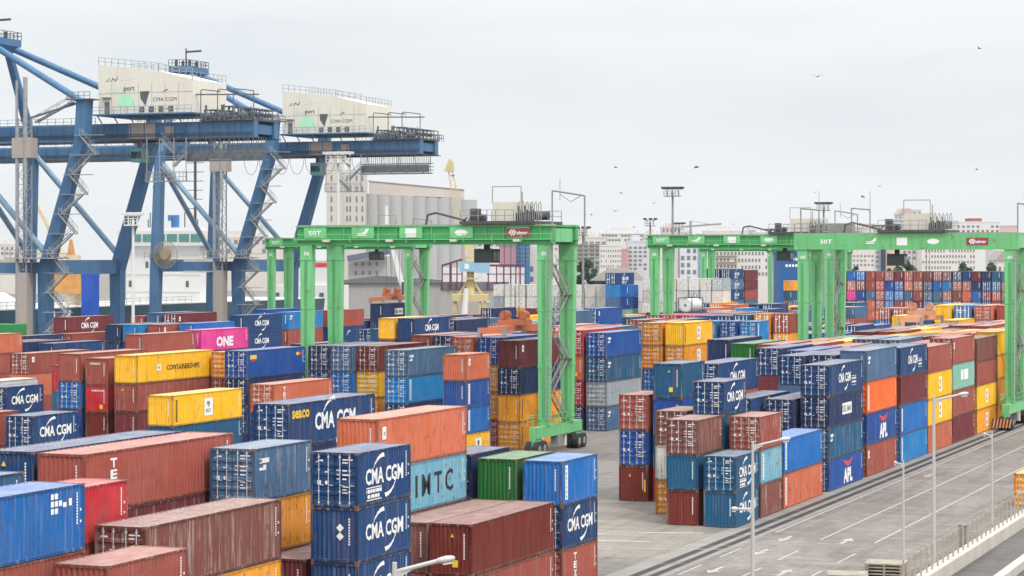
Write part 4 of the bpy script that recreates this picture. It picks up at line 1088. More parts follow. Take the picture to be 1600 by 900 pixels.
    # masts and pipe frames at the beam ends
    q_ = MB().path([(.9, -.3, zb - 3.5), (.9, -.3, zt + 3.4), (3.9, .8, zt + 2.9), (3.9, .8, zt - 1.6)], .09).tube((1.6, 0, zt + 2.4), (1.6, 0, zt + 4.6), .035, 6)
    q_.path([(1.6, .1, zt + 3.0), (2.6, .4, zt + 2.3), (3.6, .6, zt + 2.9)], .04).build('pipe_frame', GSTEEL, t)
    b = MB()
    if plain:
        for xo in (-span + .3, -span + 6.4):
            MB().path([(xo - .7, .4, zt), (xo - .7, .4, zt + 3.0), (xo + 1.5, .4, zt + 2.8), (xo + 1.5, .4, zt)], .09).tube((xo + 1.5, .4, zt + 2.7), (xo + 1.5, .4, zt + 5.0), .035, 6).build('pipe_frame', GSTEEL, t)
        b.rail((-span - 1, 0, zt + .1), (-span + 7, 0, zt + .1), 1.1, .9).rail((-span - 1, 6.5, zt + .1), (-span + 7, 6.5, zt + .1), 1.1, .9)
        MB().box(-span + 2.4, -span + 5.2, 2.0, 4.4, zt + .1, zt + 1.2).build('switch_cabinet', GSTEEL, t)
        b.build('handrail', GSTEEL, t)
    MB().path([(X - 8.5, .3, zt + .1), (X - 8.3, .3, zt + 1.1), (X - 7.4, .3, zt + 1.3), (X - 4.2, .5, zt + .5)], .11, 8).build('cable_chain', DSTEEL, t)
    if cab:
        cx = X - 2.6
        cb = MB().box(cx - 1.0, cx + 1.0, 1.2, 3.2, zb - 1.9, zb - .5).build('operator_cab', DSTEEL, t)
        MB().box(cx - .85, cx + .85, 1.17, 1.2, zb - 1.7, zb - .75).box(cx + 1.0, cx + 1.03, 1.4, 3.0, zb - 1.7, zb - .75).build('window', GLASS, cb)
        MB().bar((cx, 2.2, zb - .5), (cx, 2.2, zt), .5).build('cab_hanger', DSTEEL, t)
    # stairs up the right-hand side between the legs
    if not plain or True:
        b = MB(); pts = [(.2, 5.6, 3.0), (.2, 1.0, 6.2), (.2, 5.4, 9.4), (.2, 1.0, 12.6), (.2, 5.4, 15.8), (.2, 1.4, 18.8)]
        for p, q in zip(pts, pts[1:]): b.stair(p, q, .6, (1, 0, 0), 14, .03)
        for p in pts[1:]: b.box(-.2, .7, p[1] - .7, p[1] + .7, p[2] - .08, p[2])
        b.build('staircase', GSTEEL, t)
        b = MB()
        for x in (.62, 1.05): b.bar((x - .2, -.62, 3.2), (x - .2, -.62, zb), .05)
        for k in range(38): b.bar((.42, -.62, 3.4 + k * .45), (.85, -.62, 3.4 + k * .45), .04)
        b.build('ladder', GSTEEL, t)
        b = MB().rail((-.6, -3.2, 2.86), (-.6, 9.6, 2.86), 1.1, 1.4).rail((.6, 1.0, 2.86), (.6, 5.6, 2.86), 1.1, 1.2)
        b.build('handrail', GRN, t)
    # hoist ropes down to the spreader
    b = MB()
    for dx in (-.8, .8):
        for dy in (2.4, 4.2): b.tube((X + dx, dy, zt), (X + dx, dy, SPR_Z + 1.6), .028, 5)
    b.build('hoist_rope', DSTEEL, t)
    return t
_once = {}
def simple_once(n, c, **k):
    if n not in _once: _once[n] = simple(n, c, **k)
    return _once[n]
SPR_Z = 11.4
def spreader(loc, label, col, L=12.2):
    """lifting frame: end beams, telescopic body and head block with sheaves; long axis along y"""
    t = empty('container_spreader', loc, label, 'spreader', 'spreaders hanging under the gantry cranes')
    MB().box(-.55, .55, -L / 2 + .2, L / 2 - .2, .12, .72).build('main_frame', col, t)
    b = MB()
    for y in (-L / 2, L / 2): b.box(-1.22, 1.22, y - .22, y + .22, .05, .6)
    b.build('end_beam', col, t)
    b = MB().box(-1.5, 1.5, -1.0, 1.0, .72, 1.25)
    for x in (-1.0, 1.0):
        b.prism([(x - .45, 1.25), (x + .45, 1.25), (x + .25, 2.0), (x - .25, 2.0)], -.5, .5)
        b.tube((x, -.62, 1.75), (x, .62, 1.75), .42, 14)
    b.build('head_block', col, t)
    b = MB()
    for x in (-1.3, 1.3):
        for y in (-L / 2, L / 2): b.prism([(x - .2, -.35), (x + .2, -.35), (x + .12, .6), (x - .12, .6)], y - .25, y + .25)
    b.build('corner_guide', GSTEEL, t)
    return t
ORG = simple('spreader_orange', (0.62, 0.17, 0.07), 0.6, 0.5, 1.0, dirt=(0.30, 0.12, 0.07))
ORGP = simple('spreader_faded_orange', (0.66, 0.32, 0.18), 0.65, 0.5, 1.0, dirt=(0.40, 0.22, 0.15))

SPR_Z = 11.7
ga = rtg((-82.0, 213.8, 0), 'green gantry crane nearest the picture centre with panelled beam and red spreader', False)
spreader((-86.5, 217.05, 11.95), 'bright orange spreader hanging just left of the middle gantry crane leg', ORG)
g2 = copy_tree(ga); g2.location = (-162.0, 358.0, 0); g2['label'] = 'green gantry crane behind the left legs of the middle one, nearest the blue quay cranes'
spreader((-166.7, 361.3, 11.98), 'orange spreader resting on a dark container between pale green legs', ORG)
g3 = copy_tree(ga); g3.location = (-80.6, 323.6, 0); g3['label'] = 'green gantry crane with panelled beams left of the plain beamed one'
g4 = copy_tree(ga); g4.location = (-138.6, 537.0, 0); g4['label'] = 'distant green gantry crane whose legs show beneath the panelled beam right of centre'
g5 = copy_tree(ga); g5.location = (-185.4, 766.0, 0); g5['label'] = 'farthest green gantry crane, two slim legs in front of yellow containers'
for g in (g2, g3, g4, g5):
    for ch in list(g.children):
        if ch.name.startswith('hoist_rope') and g is not g2: bpy.data.objects.remove(ch)
SPR_Z = 12.2
gd = rtg((-45.2, 266.0, 0), 'green gantry crane on the right with a smooth pale green beam and dark machinery', True, 24.2, -10.9, True, 22.25, (.88, .66, .51, .36, .15))
spreader((-56.1, 269.3, 12.0), 'faded orange spreader hanging under the smooth beamed crane on the right', ORGP)
hb = MB().box(-1.1, 1.1, .012, .1, -.03, 1.03).build('hazard_board', M['black'], gd, (-.2, -4.0, .3))
hz_ = MB()
for k in range(6): hz_.add([(-1.1 + k * .36, 0, 0), (-.92 + k * .36, 0, 0), (-.74 + k * .36 if k < 5 else 1.06, 0, 1.0), (-.92 + k * .36, 0, 1.0)], [(0, 1, 2, 3)])
hz_.build('hazard_stripe', simple('hazard_orange', (.75, .30, .14), .6, .2), hb)

# ---------------------------------------------------------------- ship-to-shore cranes on the quay
QB = simple('quay_crane_blue', (0.04, 0.14, 0.29), 0.55, 0.45, 0.35, dirt=(0.12, 0.205, 0.30), streak=True, rust=.35, grime=.5)
QBP = simple('patched_primer', (0.40, 0.33, 0.27), 0.7, 0.4, 0.4, dirt=(0.2, 0.25, 0.33))
HOUSE = simple('machinery_house_white', (0.70, 0.665, 0.58), 0.6, 0.4, 0.3, dirt=(0.55, 0.48, 0.38), streak=True, grime=.12)
QS = simple('quay_crane_steel', (0.15, 0.17, 0.195), 0.6, 0.5, 1.0)
QSP = simple('galvanised_stairs', (0.33, 0.34, 0.35), 0.6, 0.4, 1.0)
QLIGHT = simple('pale_tube_steel', (0.20, 0.32, 0.44), 0.55, 0.35, 0.6)
SGREEN = simple('sign_green', (0.42, 0.78, 0.50), 0.6, 0.15)
SGREY = simple('sign_grey', (0.10, 0.11, 0.12), 0.6, 0.3)
SPALE = simple('sign_pale_green', (0.60, 0.74, 0.62), 0.6, 0.1)
def quay_crane(y0, label):
    """y0 = near legs; landside legs lean out towards the yard, waterside legs stand upright"""
    t = empty('quay_crane', (-205.7, y0, 0), label, 'quay crane', 'blue quay cranes')
    D = 21.5; W = -17.8; zg, zt = 38.3, 40.9; ym = D / 2
    for y in (0, D):
        b = MB().bar((0, y, 1.5), (0, y, 17.5), 1.7, 1.5, 2.1, 1.7, up=(0, 1, 0)).bar((0, y, 17.3), (6.8, y, zg + .3), 2.1, 1.7, 1.7, 1.6, up=(0, 1, 0)).bar((6.8, y, zg), (7.2, y, 44.4), 2.0, 1.8, 2.0, 1.8, up=(0, 1, 0))
        b.build('leg', QB, t)
        b = MB().bar((W, y, 1.5), (W + .4, y, 17.5), 1.7, 1.5, 1.9, 1.6, up=(0, 1, 0)).bar((W + .4, y, 17.3), (W + 1.2, y, zg + 1), 1.9, 1.6, 1.5, 1.5, up=(0, 1, 0))
        b.build('leg', QB, t)
        MB().bar((W + 1.2, y, zg), (W + 1.0, ym + (y - ym) * .28, 55.2), 1.3, 1.2, 1.0, 1.0).build('mast_leg', QB, t)
        MB().tube((7.2, y, 43.8), (W + 1.4, ym + (y - ym) * .2, 54.8), .55, 10).build('backstay', QB, t)
        MB().tube((W + 1.2, y, 37.2), (-.2, y, 20.2), .5, 10).build('side_brace', QLIGHT, t)
        b = MB().box(W - 1.4, W + 1.6, y - 3, y + 3, .4, 1.6).box(-1.5, 1.5, y - 3, y + 3, .4, 1.6)
        for x in (W, 0):
            for k in (-2.2, -.8, .8, 2.2): b.tube((x - .2, y + k, .42), (x + .2, y + k, .42), .4, 12)
        b.build('bogie', QS, t)
        MB().box(W, 0, y - .6, y + .6, 16.9, 18.6).build('side_sill', QB, t)
    for x, nm in ((0, 'landside'), (W + .4, 'waterside')):
        MB().box(x - .6, x + .6, .8, D - .8, 16.7, 19.0).build('portal_beam', QB, t)
    MB().tube((W + 1.0, .6, 37.0), (W + .5, D - .6, 20.0), .5, 10).build('portal_brace', QLIGHT, t)
    sgn = MB().box(W + 1.02, W + 1.1, D * .42, D - .5, 16.5, 19.1).build('portal_sign', HOUSE, t)
    b = MB().flat(text('CMA CGM', 5.0, .75, .02), (W + 1.115, D * .75, 17.9), (0, 1, 0), (0, 0, 1)).flat(([(-.3, .5), (.35, .5), (.1, -.5), (-.2, -.1)], [(0, 3, 2, 1)]), (W + 1.115, D * .52, 17.9), (0, 1, 0), (0, 0, 1))
    b.build('lettering', SGREY, sgn)
    # girders with their rails, walkway and bottom flange; the boom runs on out over the water
    for y in (ym - 3.4, ym + 3.4):
        b = MB().box(-62, 33.8, y - .7, y + .7, zg, zt).mat(1).box(11.2, 16.0, y - .72, y + .72, zg + .12, zt - .15).box(17.8, 19.4, y - .72, y + .72, zg + .5, zt - .6).mat(2).box(-62, 34.2, y - .95, y + .95, zg - .14, zg - .003)
        b.mat(0)
        for k in range(38): b.box(-61 + k * 2.5, -60.9 + k * 2.5, y - .80, y + .80, zg + .005, zt - .02)
        b.mat(2)
        for zq in (.5, .8): b.bar((-62, y - .86, zg + zq), (33.6, y - .86, zg + zq), .09)
        b.build('girder', [QB, QBP, DSTEEL], t)
    b = MB()
    for x in (-60, -48, -36, -24, -12, 0, 10, 20, 33): b.box(x - .4, x + .4, ym - 2.7, ym + 2.7, zg + .6, zt - .5)
    b.build('cross_tie', QB, t)
    b = MB()
    for y in (ym - 5.2,):
        b.box(-62, 6, y - .5, y + .5, zt - .3, zt - .22).rail((-62, y - .45, zt - .22), (6, y - .45, zt - .22), 1.1, 1.5, .035)
        b.box(-20, 6, y - .5, y + .5, zg - .2, zg - .12)
    b.build('walkway', QLIGHT, t)
    # apex platform with its small jib and lights
    b = MB().box(W - .8, W + 3.2, ym - 4.2, ym + 4.2, 54.6, 55.8).prism([(W - .6, 53.6), (W + 2.8, 53.6), (W + 3.6, 54.6), (W - 1.2, 54.6)], ym - 3, ym + 3)
    b.build('apex_platform', QB, t)
    b = MB().rail((W - .8, ym - 4.2, 55.8), (W + 3.2, ym - 4.2, 55.8), 1.2, .8, .04).rail((W - .8, ym + 4.2, 55.8), (W + 3.2, ym + 4.2, 55.8), 1.2, .8, .04).rail((W + 3.2, ym - 4.2, 55.8), (W + 3.2, ym + 4.2, 55.8), 1.2, 1, .04)
    for k in range(4): b.tube((W - .4 + k * .9, ym - 2 + k, 55.8), (W - .4 + k * .9, ym - 2 + k, 57.2 - .2 * (k % 2)), .3, 10)
    b.tube((W + .6, ym, 55.8), (W + .6, ym, 59.5), .14).bar((W + .6, ym, 58.8), (W + 3.9, ym, 58.9), .3, .35)
    b.build('apex_machinery', DSTEEL, t)
    # machinery house: white, its roof falling towards the back end
    hx0, hx1 = 6.4, 23.6; yn, yf = ym - 5.5, ym + 5.5
    b = MB().prism([(hx0, 42.3), (hx1, 42.3), (hx1, 47.5), (hx0 + 11, 49.0), (hx0, 50.3)], yn, yf)
    h = b.build('machinery_house', HOUSE, t)
    b = MB().box(hx0 - .3, hx1 + .6, yn - 1.3, yf + 1.3, 42.05, 42.28)
    for k in range(6): b.bar((hx0 + .5 + k * 2.9, yn - 1.2, 42.1), (hx0 + .5 + k * 2.9, yn + .3, 40.9), .14)
    b.build('house_deck', QB, t)
    b = MB().rail((hx0 - .3, yn - 1.25, 42.3), (hx1 + .5, yn - 1.25, 42.3), 1.1, 1.3, .035)
    b.rail((hx0, yn + .05, 50.2), (hx0 + 11, yn + .05, 48.95), 1.3, 1.3, .035).rail((hx0 + 11, yn + .05, 48.95), (hx1, yn + .05, 47.45), 1.3, 1.3, .035)
    b.rail((hx0, yf - .05, 50.2), (hx0 + 11, yf - .05, 48.95), 1.3, 1.3, .035).rail((hx1 - .05, yn, 47.45), (hx1 - .05, yf, 47.45), 1.3, 1.3, .035)
    b.build('handrail', QSP, t)
    b = MB()
    for k in range(1, 7): b.box(hx0 + k * 2.45, hx0 + k * 2.45 + .07, yn - .022, yn, 42.3, 47.2)
    b.box(hx0, hx1, yn - .024, yn, 45.6, 45.68)
    b.build('panel_joint', simple_once('panel_joint_grey', (.42, .39, .33)), h)
    P = lambda b, vf, x, z: b.flat(vf, (x, yn - .03, z), (1, 0, 0), (0, 0, 1))
    b = MB(); P(b, text('port', 2.0, .95, .015), hx0 + 5.7, 46.2)
    # the second half of the Arabic name, drawn stroke by stroke
    for q in (swoosh(-1.0, -.35, -.35, .15, .1, .16, -.12), swoosh(-.2, -.4, .25, .2, .1, .18, -.14), swoosh(.2, -.05, .5, .0, .2, .14, .12), swoosh(.45, .05, 1.15, .05, .16, .14, -.2), swoosh(1.1, .05, 1.2, .4, .14, .12, 0)): P(b, q, hx0 + 2.4, 47.9)
    P(b, rect(.75, -.35, .9, -.2), hx0 + 2.4, 47.9)
    b.build('lettering', SGREY, h)
    b = MB(); P(b, text('soma', 2.4, .6, .015), hx0 + 3.1, 46.1)
    for q in (swoosh(-1.2, -.1, -.2, -.05, .14, .14, -.12), swoosh(-.1, -.3, .3, .2, .1, .16, -.12), swoosh(.3, -.05, .8, -.05, .2, .2, .15), swoosh(.8, 0, 1.4, .3, .14, .12, -.1)): P(b, q, hx0 + 5.4, 47.95)
    b.build('pale_lettering', SPALE, h)
    b = MB(); P(b, ([(-1.45, 1.05), (1.1, 1.05), (1.5, -1.05), (-1.45, -1.05)], [(3, 2, 1, 0)]), hx0 + 5.2, 44.4); P(b, ([(1.1, -.3), (1.5, -1.05), (2.0, -1.5), (1.55, -.6)], [(0, 1, 2, 3)]), hx0 + 5.2, 44.4)
    b.build('green_emblem', SGREEN, h)
    b = MB(); P(b, ([(-.8, 1.15), (.95, 1.15), (.2, -1.2), (-.7, 0)], [(0, 3, 2, 1)]), hx0 + 8.5, 44.7)
    P(b, text('CMA CGM', 4.3, .62, 0), hx0 + 12.2, 44.5); P(b, swoosh(-.5, .9, .6, 1.4, .05, .2, .12), hx0 + 12.2, 44.6); P(b, swoosh(.9, -.9, -.2, -1.3, .05, .15, .12), hx0 + 12.6, 44.3)
    b.build('grey_emblem', SGREY, h)
    for k in range(4):
        MB().box(hx0 + 7.6 + k * 1.75, hx0 + 8.5 + k * 1.75, yn - .05, yn, 42.5, 43.4).build('louvre', SGREY, h)
    MB().box(hx0 + 1.2, hx0 + 2.1, yn - .05, yn, 42.35, 44.3).box(hx0 + .8, hx0 + 2.4, yn - .6, yn, 44.9, 45.0).build('door', QS, h)
    # back end: engine frames, pipe hoops, hanging cable gallery
    b = MB().box(24.4, 33.8, ym - 4.8, ym + 4.8, zt + .01, zt + .25)
    for x0, x1, h_ in ((25.2, 26.6, 1.5), (28.4, 29.8, 2.0), (31.6, 33.0, 1.6)):
        for yy in (ym - 4.5, ym - 1.2, ym + 2.0):
            for k in (.25, .25 + h_ * .5, .25 + h_): b.box(x0, x1 + .8, yy, yy + 2.0, zt + k - .04, zt + k + .1)
            for xx in (x0, x1 + .8):
                for y2 in (yy, yy + 2.0): b.bar((xx, y2, zt + .25), (xx, y2, zt + .35 + h_), .14)
            b.tube((x0 + .2, yy + 1, zt + .35 + h_ * .5), (x1, yy + 1, zt + .35 + h_ * .5), .32, 10)
        b.tube((x0, ym - 4.7, zt + .9), (x1, ym - 4.7, zt + .9), .45, 12)
    b.build('winch_frame', QS, t)
    b = MB()
    for x0 in (24.6, 27.6, 30.4): b.path([(x0, ym - 4.6, zt + .2), (x0, ym - 4.6, zt + 4.8), (x0 + .3, ym - 4.6, zt + 5.0), (x0 + 3.6, ym - 4.6, zt + 4.6)], .09)
    b.path([(x0 + 3.6, ym - 4.6, zt + 4.6), (x0 + 3.6, ym - 4.6, zt + .2)], .09).bar((22.0, ym - 4.4, zt + 4.3), (34.8, ym - 4.4, zt + 4.0), .22)
    b.rail((22, ym - 5.6, zt), (34.2, ym - 5.6, zt), 1.2, .8, .035).rail((22, ym + 5.6, zt), (34.2, ym + 5.6, zt), 1.2, .9, .035).rail((34.2, ym - 5.6, zt), (34.2, ym + 5.6, zt), 1.2, .9, .035)
    for k in range(46):
        x = random.uniform(24.5, 33.8); yy = ym - 5.2 + random.uniform(-.2, 1.5); b.tube((x, yy, zt + .2), (x + random.uniform(-.5, .5), yy, zt + random.uniform(.8, 2.6)), random.choice((.06, .09, .16)))
    b.build('pipework', QS, t)
    b = MB().box(21.8, 36.0, ym - 4.6, ym - 3.4, 34.6, 34.8)
    for k in range(17):
        x = 22 + k * .85; b.bar((x, ym - 4.5, 34.8), (x, ym - 4.5, zg - .1), .08).bar((x, ym - 3.5, 34.8), (x, ym - 3.5, zg - .1), .08)
    for z in (35.3, 35.9, 36.5): b.bar((21.8, ym - 4.6, z), (36.2, ym - 4.6, z), .12).bar((21.8, ym - 3.4, z), (36.2, ym - 3.4, z), .12)
    b.box(22, 35.8, ym - 4.62, ym - 4.56, 34.9, 36.3)
    b.build('cable_gallery', QS, t)
    b = MB().box(15.5, 23.0, ym - 6.2, ym - 4.7, 31.4, 31.55).rail((15.5, ym - 6.2, 31.5), (23.0, ym - 6.2, 31.5), 1.3, .7, .04)
    for x in (15.7, 18, 20.6, 22.8): b.bar((x, ym - 6.1, 31.5), (x, ym - 6.1, zg), .12)
    for k in range(3): b.stair((20.2, ym - 5.4, 31.6 + k * 2.2), (22.6 if k % 2 else 18.0, ym - 5.4, 33.8 + k * 2.2), .7, (0, 1, 0), 8)
    for z in (33, 35.4): b.bar((15.5, ym - 6.1, z), (23.0, ym - 6.1, z), .08)
    b.build('service_gallery', QSP, t)
    b = MB()
    for k in range(12):
        x = -2 + k * 3.2
        pts = [(x + 1.5 * (1 - cos(a)), ym - 4.9, zg - .3 - 3.2 * sin(a)) for a in [pi * i / 8 for i in range(9)]]
        b.path(pts, .045, 5)
    b.build('festoon_cable', QS, t)
    # lift mast and zig-zag stairs beside the near landside leg
    b = MB()
    for dx in (-1, 1):
        for dy in (-1, 1): b.bar((-2.6 + dx * .75, -2.0 + dy * .75, .5), (-2.6 + dx * .75, -2.0 + dy * .75, 41.5), .2)
    for k in range(27):
        z = 1 + k * 1.5; s = 1 if k % 2 else -1
        for p, q in (((-.75, -.75), (.75, -.75)), ((.75, -.75), (.75, .75))):
            b.bar((-2.6 + p[0], -2 + p[1], z), (-2.6 + q[0], -2 + q[1], z), .1)
            b.bar((-2.6 + (p[0] if s > 0 else q[0]), -2 + (p[1] if s > 0 else q[1]), z), (-2.6 + (q[0] if s > 0 else p[0]), -2 + (q[1] if s > 0 else p[1]), z + 1.5), .08)
    b.tube((-3.6, -2.8, .5), (-3.6, -2.8, 47.5), .22, 8).tube((-2.0, -2.8, 30), (-2.0, -2.8, 48.0), .35, 10)
    b.build('lift_mast', QSP, t)
    MB().box(-4.4, -.9, -3.0, -1.0, 35.2, 38.4).build('lift_cabin', QBP, t)
    MB().box(-3.5, -1.7, -2.9, -1.1, .4, 17).build('lift_shaft', QBP, t)
    b = MB(); z = 1.5; s = 1
    while z < 36:
        x0 = 1.4 + max(0, (z - 17.3)) * .31
        b.stair((x0, -1.6 - .0 * s, z) if s > 0 else (x0 + 3.4, -1.6, z), (x0 + 3.6, -1.6, z + 3.1) if s > 0 else (x0 + .4, -1.6, z + 3.1), .8, (0, 1, 0), 9)
        b.box(x0 - .6, x0 + 4.3, -2.1, -1.0, z + 3.0, z + 3.1)
        z += 3.1; s = -s
    b.build('zigzag_stairs', QSP, t)
    b = MB().box(-5.5, 3.4, -3.4, 1.6, 19.2, 19.4).rail((-5.5, -3.3, 19.4), (3.4, -3.3, 19.4), 1.2, 1, .05).rail((W - 1.5, -1.2, 19.0), (W + 3, -1.2, 19.0), 1.2, 1, .05)
    b.build('landing', QSP, t)
    b = MB().stair((-1.0, -1.2, 40.9), (5.8, -1.2, 44.0), .8, (0, 1, 0), 10).rail((4.8, -1.4, 44.4), (9, -1.4, 44.4), 1.1, 1, .04).box(4.6, 9.2, -1.5, 1.4, 44.3, 44.45)
    b.bar((-4, -1.0, 41.2), (6.2, -.6, 43.8), .3)
    b.build('post_platform', QS, t)
    # cable drum on the waterside portal
    c = Vector((W + 3.2, -1.4, 19.9))
    b = MB().tube(c + Vector((0, .5, 0)), c + Vector((0, -.3, 0)), .95, 16)
    for k in range(32):
        a = 2 * pi * k / 32; dv = Vector((cos(a), 0, sin(a)))
        b.bar(c + dv * .9, c + dv * 2.5, .10, .10)
    for k in range(32):
        a, a2 = 2 * pi * k / 32, 2 * pi * (k + 1) / 32
        b.bar(c + Vector((cos(a), 0, sin(a))) * 2.5, c + Vector((cos(a2), 0, sin(a2))) * 2.5, .08, .12)
    b.bar(c + Vector((0, .2, 0)), c + Vector((-2.5, .6, -1.0)), .5)
    b.build('cable_drum', simple_once('drum_bronze', (.36, .27, .17), rough=.6), t)
    # trolley and cab on the boom
    b = MB().box(-27, -18, ym - 3, ym + 3, zt + .1, zt + 1.0).box(-25, -21, ym - 2.6, ym + 2.6, zt + 1.0, zt + 3.0).rail((-27, ym - 3.2, zt + .9), (-18, ym - 3.2, zt + .9), 1.2, .9, .05)
    for x in (-26, -24.5, -23, -20, -18.6): b.path([(x, ym - 3.2, zt), (x, ym - 3.2, zt + 4.6), (x + 1.0, ym - 3.2, zt + 4.6)], .07)
    b.build('boom_trolley', QS, t)
    cb = MB().box(11.0, 13.0, ym - 3.2, ym - .8, zg - 3.6, zg - 1.3).build('operator_cab', simple_once('cab_teal', (.13, .36, .38), rough=.3), t)
    MB().box(11.1, 12.9, ym - 3.24, ym - 3.2, zg - 3.0, zg - 1.9).build('window', GLASS, cb)
    MB().bar((12.0, ym - 2, zg - 1.4), (12.0, ym - 2, zg), .6).build('cab_hanger', QS, t)
    return t
qa = quay_crane(314.5, 'nearer blue quay crane, its white machinery house farther left')
qb = copy_tree(qa); qb.location = (-205.7, 378.2, 0); qb['label'] = 'farther blue quay crane, its back end reaching over the pale silo tower'
# ---------------------------------------------------------------- ships and quay clutter
SHIPW = simple('ship_white', (0.66, 0.66, 0.64), 0.5, 0.2, 0.2, dirt=(0.62, 0.58, 0.52), streak=True)
HULL = simple('ship_hull_teal', (0.035, 0.10, 0.14), 0.45, 0.4, 0.2)
SGLASS = simple('bridge_glass', (0.10, 0.26, 0.24), 0.15, 0.2)
BUFF = simple('buff_steel', (0.66, 0.56, 0.40), 0.6, 0.3, 0.5)
ORC = simple('crane_orange', (0.62, 0.30, 0.08), 0.6, 0.35, 0.6)
t = empty('cargo_ship', (-246, 400, -2.4), 'dark teal hulled cargo ship with white bridge moored behind the blue quay cranes', 'ship')
b = MB().prism([(-9, 0), (11, 0), (12.5, 12.5), (-12.5, 12.5), (-11, 0)], -105, 70); b.build('hull', HULL, t)
b = MB().box(-12, 12.4, -105, 70, 12.5, 12.7).rail((12.3, -105, 12.7), (12.3, 10, 12.7), 1.2, 2.5, .06); b.build('deck_rail', SHIPW, t)
b = MB()
for y, c in ((-62.5, 'O'), (-40.5, 'A'), (-36.0, 'M')): b.flat(text(c, 2.4, 2.5, .05), (12.42, y, 10.9), (0, 1, 0), (.12, 0, 1))
b.build('hull_lettering', M['white'], t)
h = MB().box(-9.0, 8.5, 20, 25, 12.7, 28.0).box(-10.5, 10.0, 18.9, 24, 24.2, 27.3).box(-9.2, 8.7, 19.86, 20, 22.2, 22.34).box(-9.2, 8.7, 19.86, 20, 18.2, 18.34).box(-9.2, 8.7, 19.86, 20, 14.6, 14.74).build('superstructure', SHIPW, t)
b = MB()
for k in range(7): b.box(-10.0 + k * 2.85, -7.6 + k * 2.85, 18.8, 18.92, 25.0, 26.6)
b.build('bridge_window', SGLASS, h)
for x, z in ((-4, 19.6), (3.5, 19.6), (6.5, 19.6), (-1.2, 15.6), (5.6, 15.6), (-8, 15.6)): MB().box(x - .35, x + .35, 19.94, 20.0, z, z + 1.3).build('porthole', SGREY, h)
b = MB().tube((-4, 24, 28.0), (-4, 24, 40.5), .16).prism([(-5, 36.4), (-3, 36.4), (-4, 39.2)], 23.9, 24.1)
b.tube((5.2, 24, 28.0), (5.2, 24, 43), .3)
for k in range(6): b.bar((3.6 - .1 * k, 24, 32 + k * 1.9), (6.8 + .1 * k, 24, 32 + k * 1.9), .14)
for k in range(12): b.tube((-10 + k * 1.9, 21 + (k % 3) * 2, 28.0), (-10 + k * 1.9, 21 + (k % 3) * 2, 29.2 + (k * 7 % 5) * .5), .12)
b.build('mast', DSTEEL, t)
MB().box(.6, 2.0, 22, 23, 28.0, 30.6).box(-.2, .6, 22, 23, 29.4, 30.6).build('signal_lamp', simple_once('blue_kit', (.06, .2, .5)), t)
b = MB().tube((-6, -62, 11.5), (-6, -62, 21), 1.3, 14).tube((-6, -49, 11.5), (-6, -49, 22), 1.2, 14); b.build('deck_post', BUFF, t)
p_ = at(115, 447, 440)
t2 = empty('deck_crane', (p_.x, p_.y, 10.3), 'buff and orange deck crane standing on the ship between the blue legs', 'deck crane')
MB().tube((0, 0, 0), (0, 0, 9.5), 1.4, 14).build('pedestal', BUFF, t2)
MB().box(-3.2, 3.6, -2, 2, 2.2, 7.6).prism([(-1.5, 7.6), (.6, 7.6), (-.6, 12.5)], -.5, .5).build('crane_house', ORC, t2)
MB().bar((-2, 0, 9), (-11, 0, 24), 1.0, .9, .5, .5).build('jib', BUFF, t2)
t2 = empty('hatch_cover', (-246, 338, 10.3), 'pale heap of folded hatch covers along the ship deck', 'hatch covers')
MB().prism([(-11, 0), (11, 0), (10, 1.4), (7, 2.8), (3, 1.8), (-1, 3.2), (-6, 1.6), (-10, 2.4)], -4, 14).build('cover', SHIPW, t2)
o = MB().box(-1.3, 1.3, -1.0, 1.0, -5, 5.4).box(-1.35, 1.35, -1.05, 1.05, 5.4, 6.3).build('ship_funnel', simple_once('bright_blue_paint', (.015, .10, .52)))
p_ = at(141, 450, 425); o.location = (p_.x, p_.y, 10.3); tag(o, 'plain bright blue tower block rising from the ship behind the blue crane legs', 'funnel')
p_ = at(2, 512, 318)
t2 = empty('port_tractor', (p_.x, p_.y, 0), 'green and yellow port vehicle at the left edge under the crane', 'port vehicle')
MB().box(-2.4, 2.8, -2, 2, 8.0, 10.3).build('body', simple_once('vehicle_green', (.02, .24, .06)), t2)
MB().box(-.3, .5, -2.1, -1.9, 7.2, 10.4).build('stripe', M['yel'], t2)
MB().box(-2.6, 3, -2.2, 2.2, 5.4, 8.0).build('chassis', DSTEEL, t2)
b = MB()
for x in (-2, 2.4):
    for y in (-2, 2): b.box(x - .4, x + .4, y - .4, y + .4, 0, 5.4)
b.build('strut', DSTEEL, t2)
# second ship: white deckhouse between the green legs
p_ = at(470, 500, 560)
t = empty('coaster', (p_.x, p_.y, -2.4), 'white coaster deckhouse with a red band between the green gantry legs', 'ship')
MB().box(-9, 10, 0, 60, 0, 6).build('hull', HULL, t)
h = MB().box(-8, 8, 0, 10, 6, 15).box(-4, 7, 1, 8, 15, 19.4).build('deckhouse', SHIPW, t)
b = MB()
for k in range(6): b.box(-7 + k * 2.4, -5.8 + k * 2.4, -.06, 0, 12.2, 13.2)
b.build('window', SGREY, h)
MB().box(-4.2, 7.2, .9, 8.1, 19.4, 20.4).build('red_band', M['redl'], h)
MB().tube((0, 4, 20.4), (0, 4, 30), .2).bar((-2, 4, 26), (2, 4, 26), .2).build('mast', DSTEEL, t)
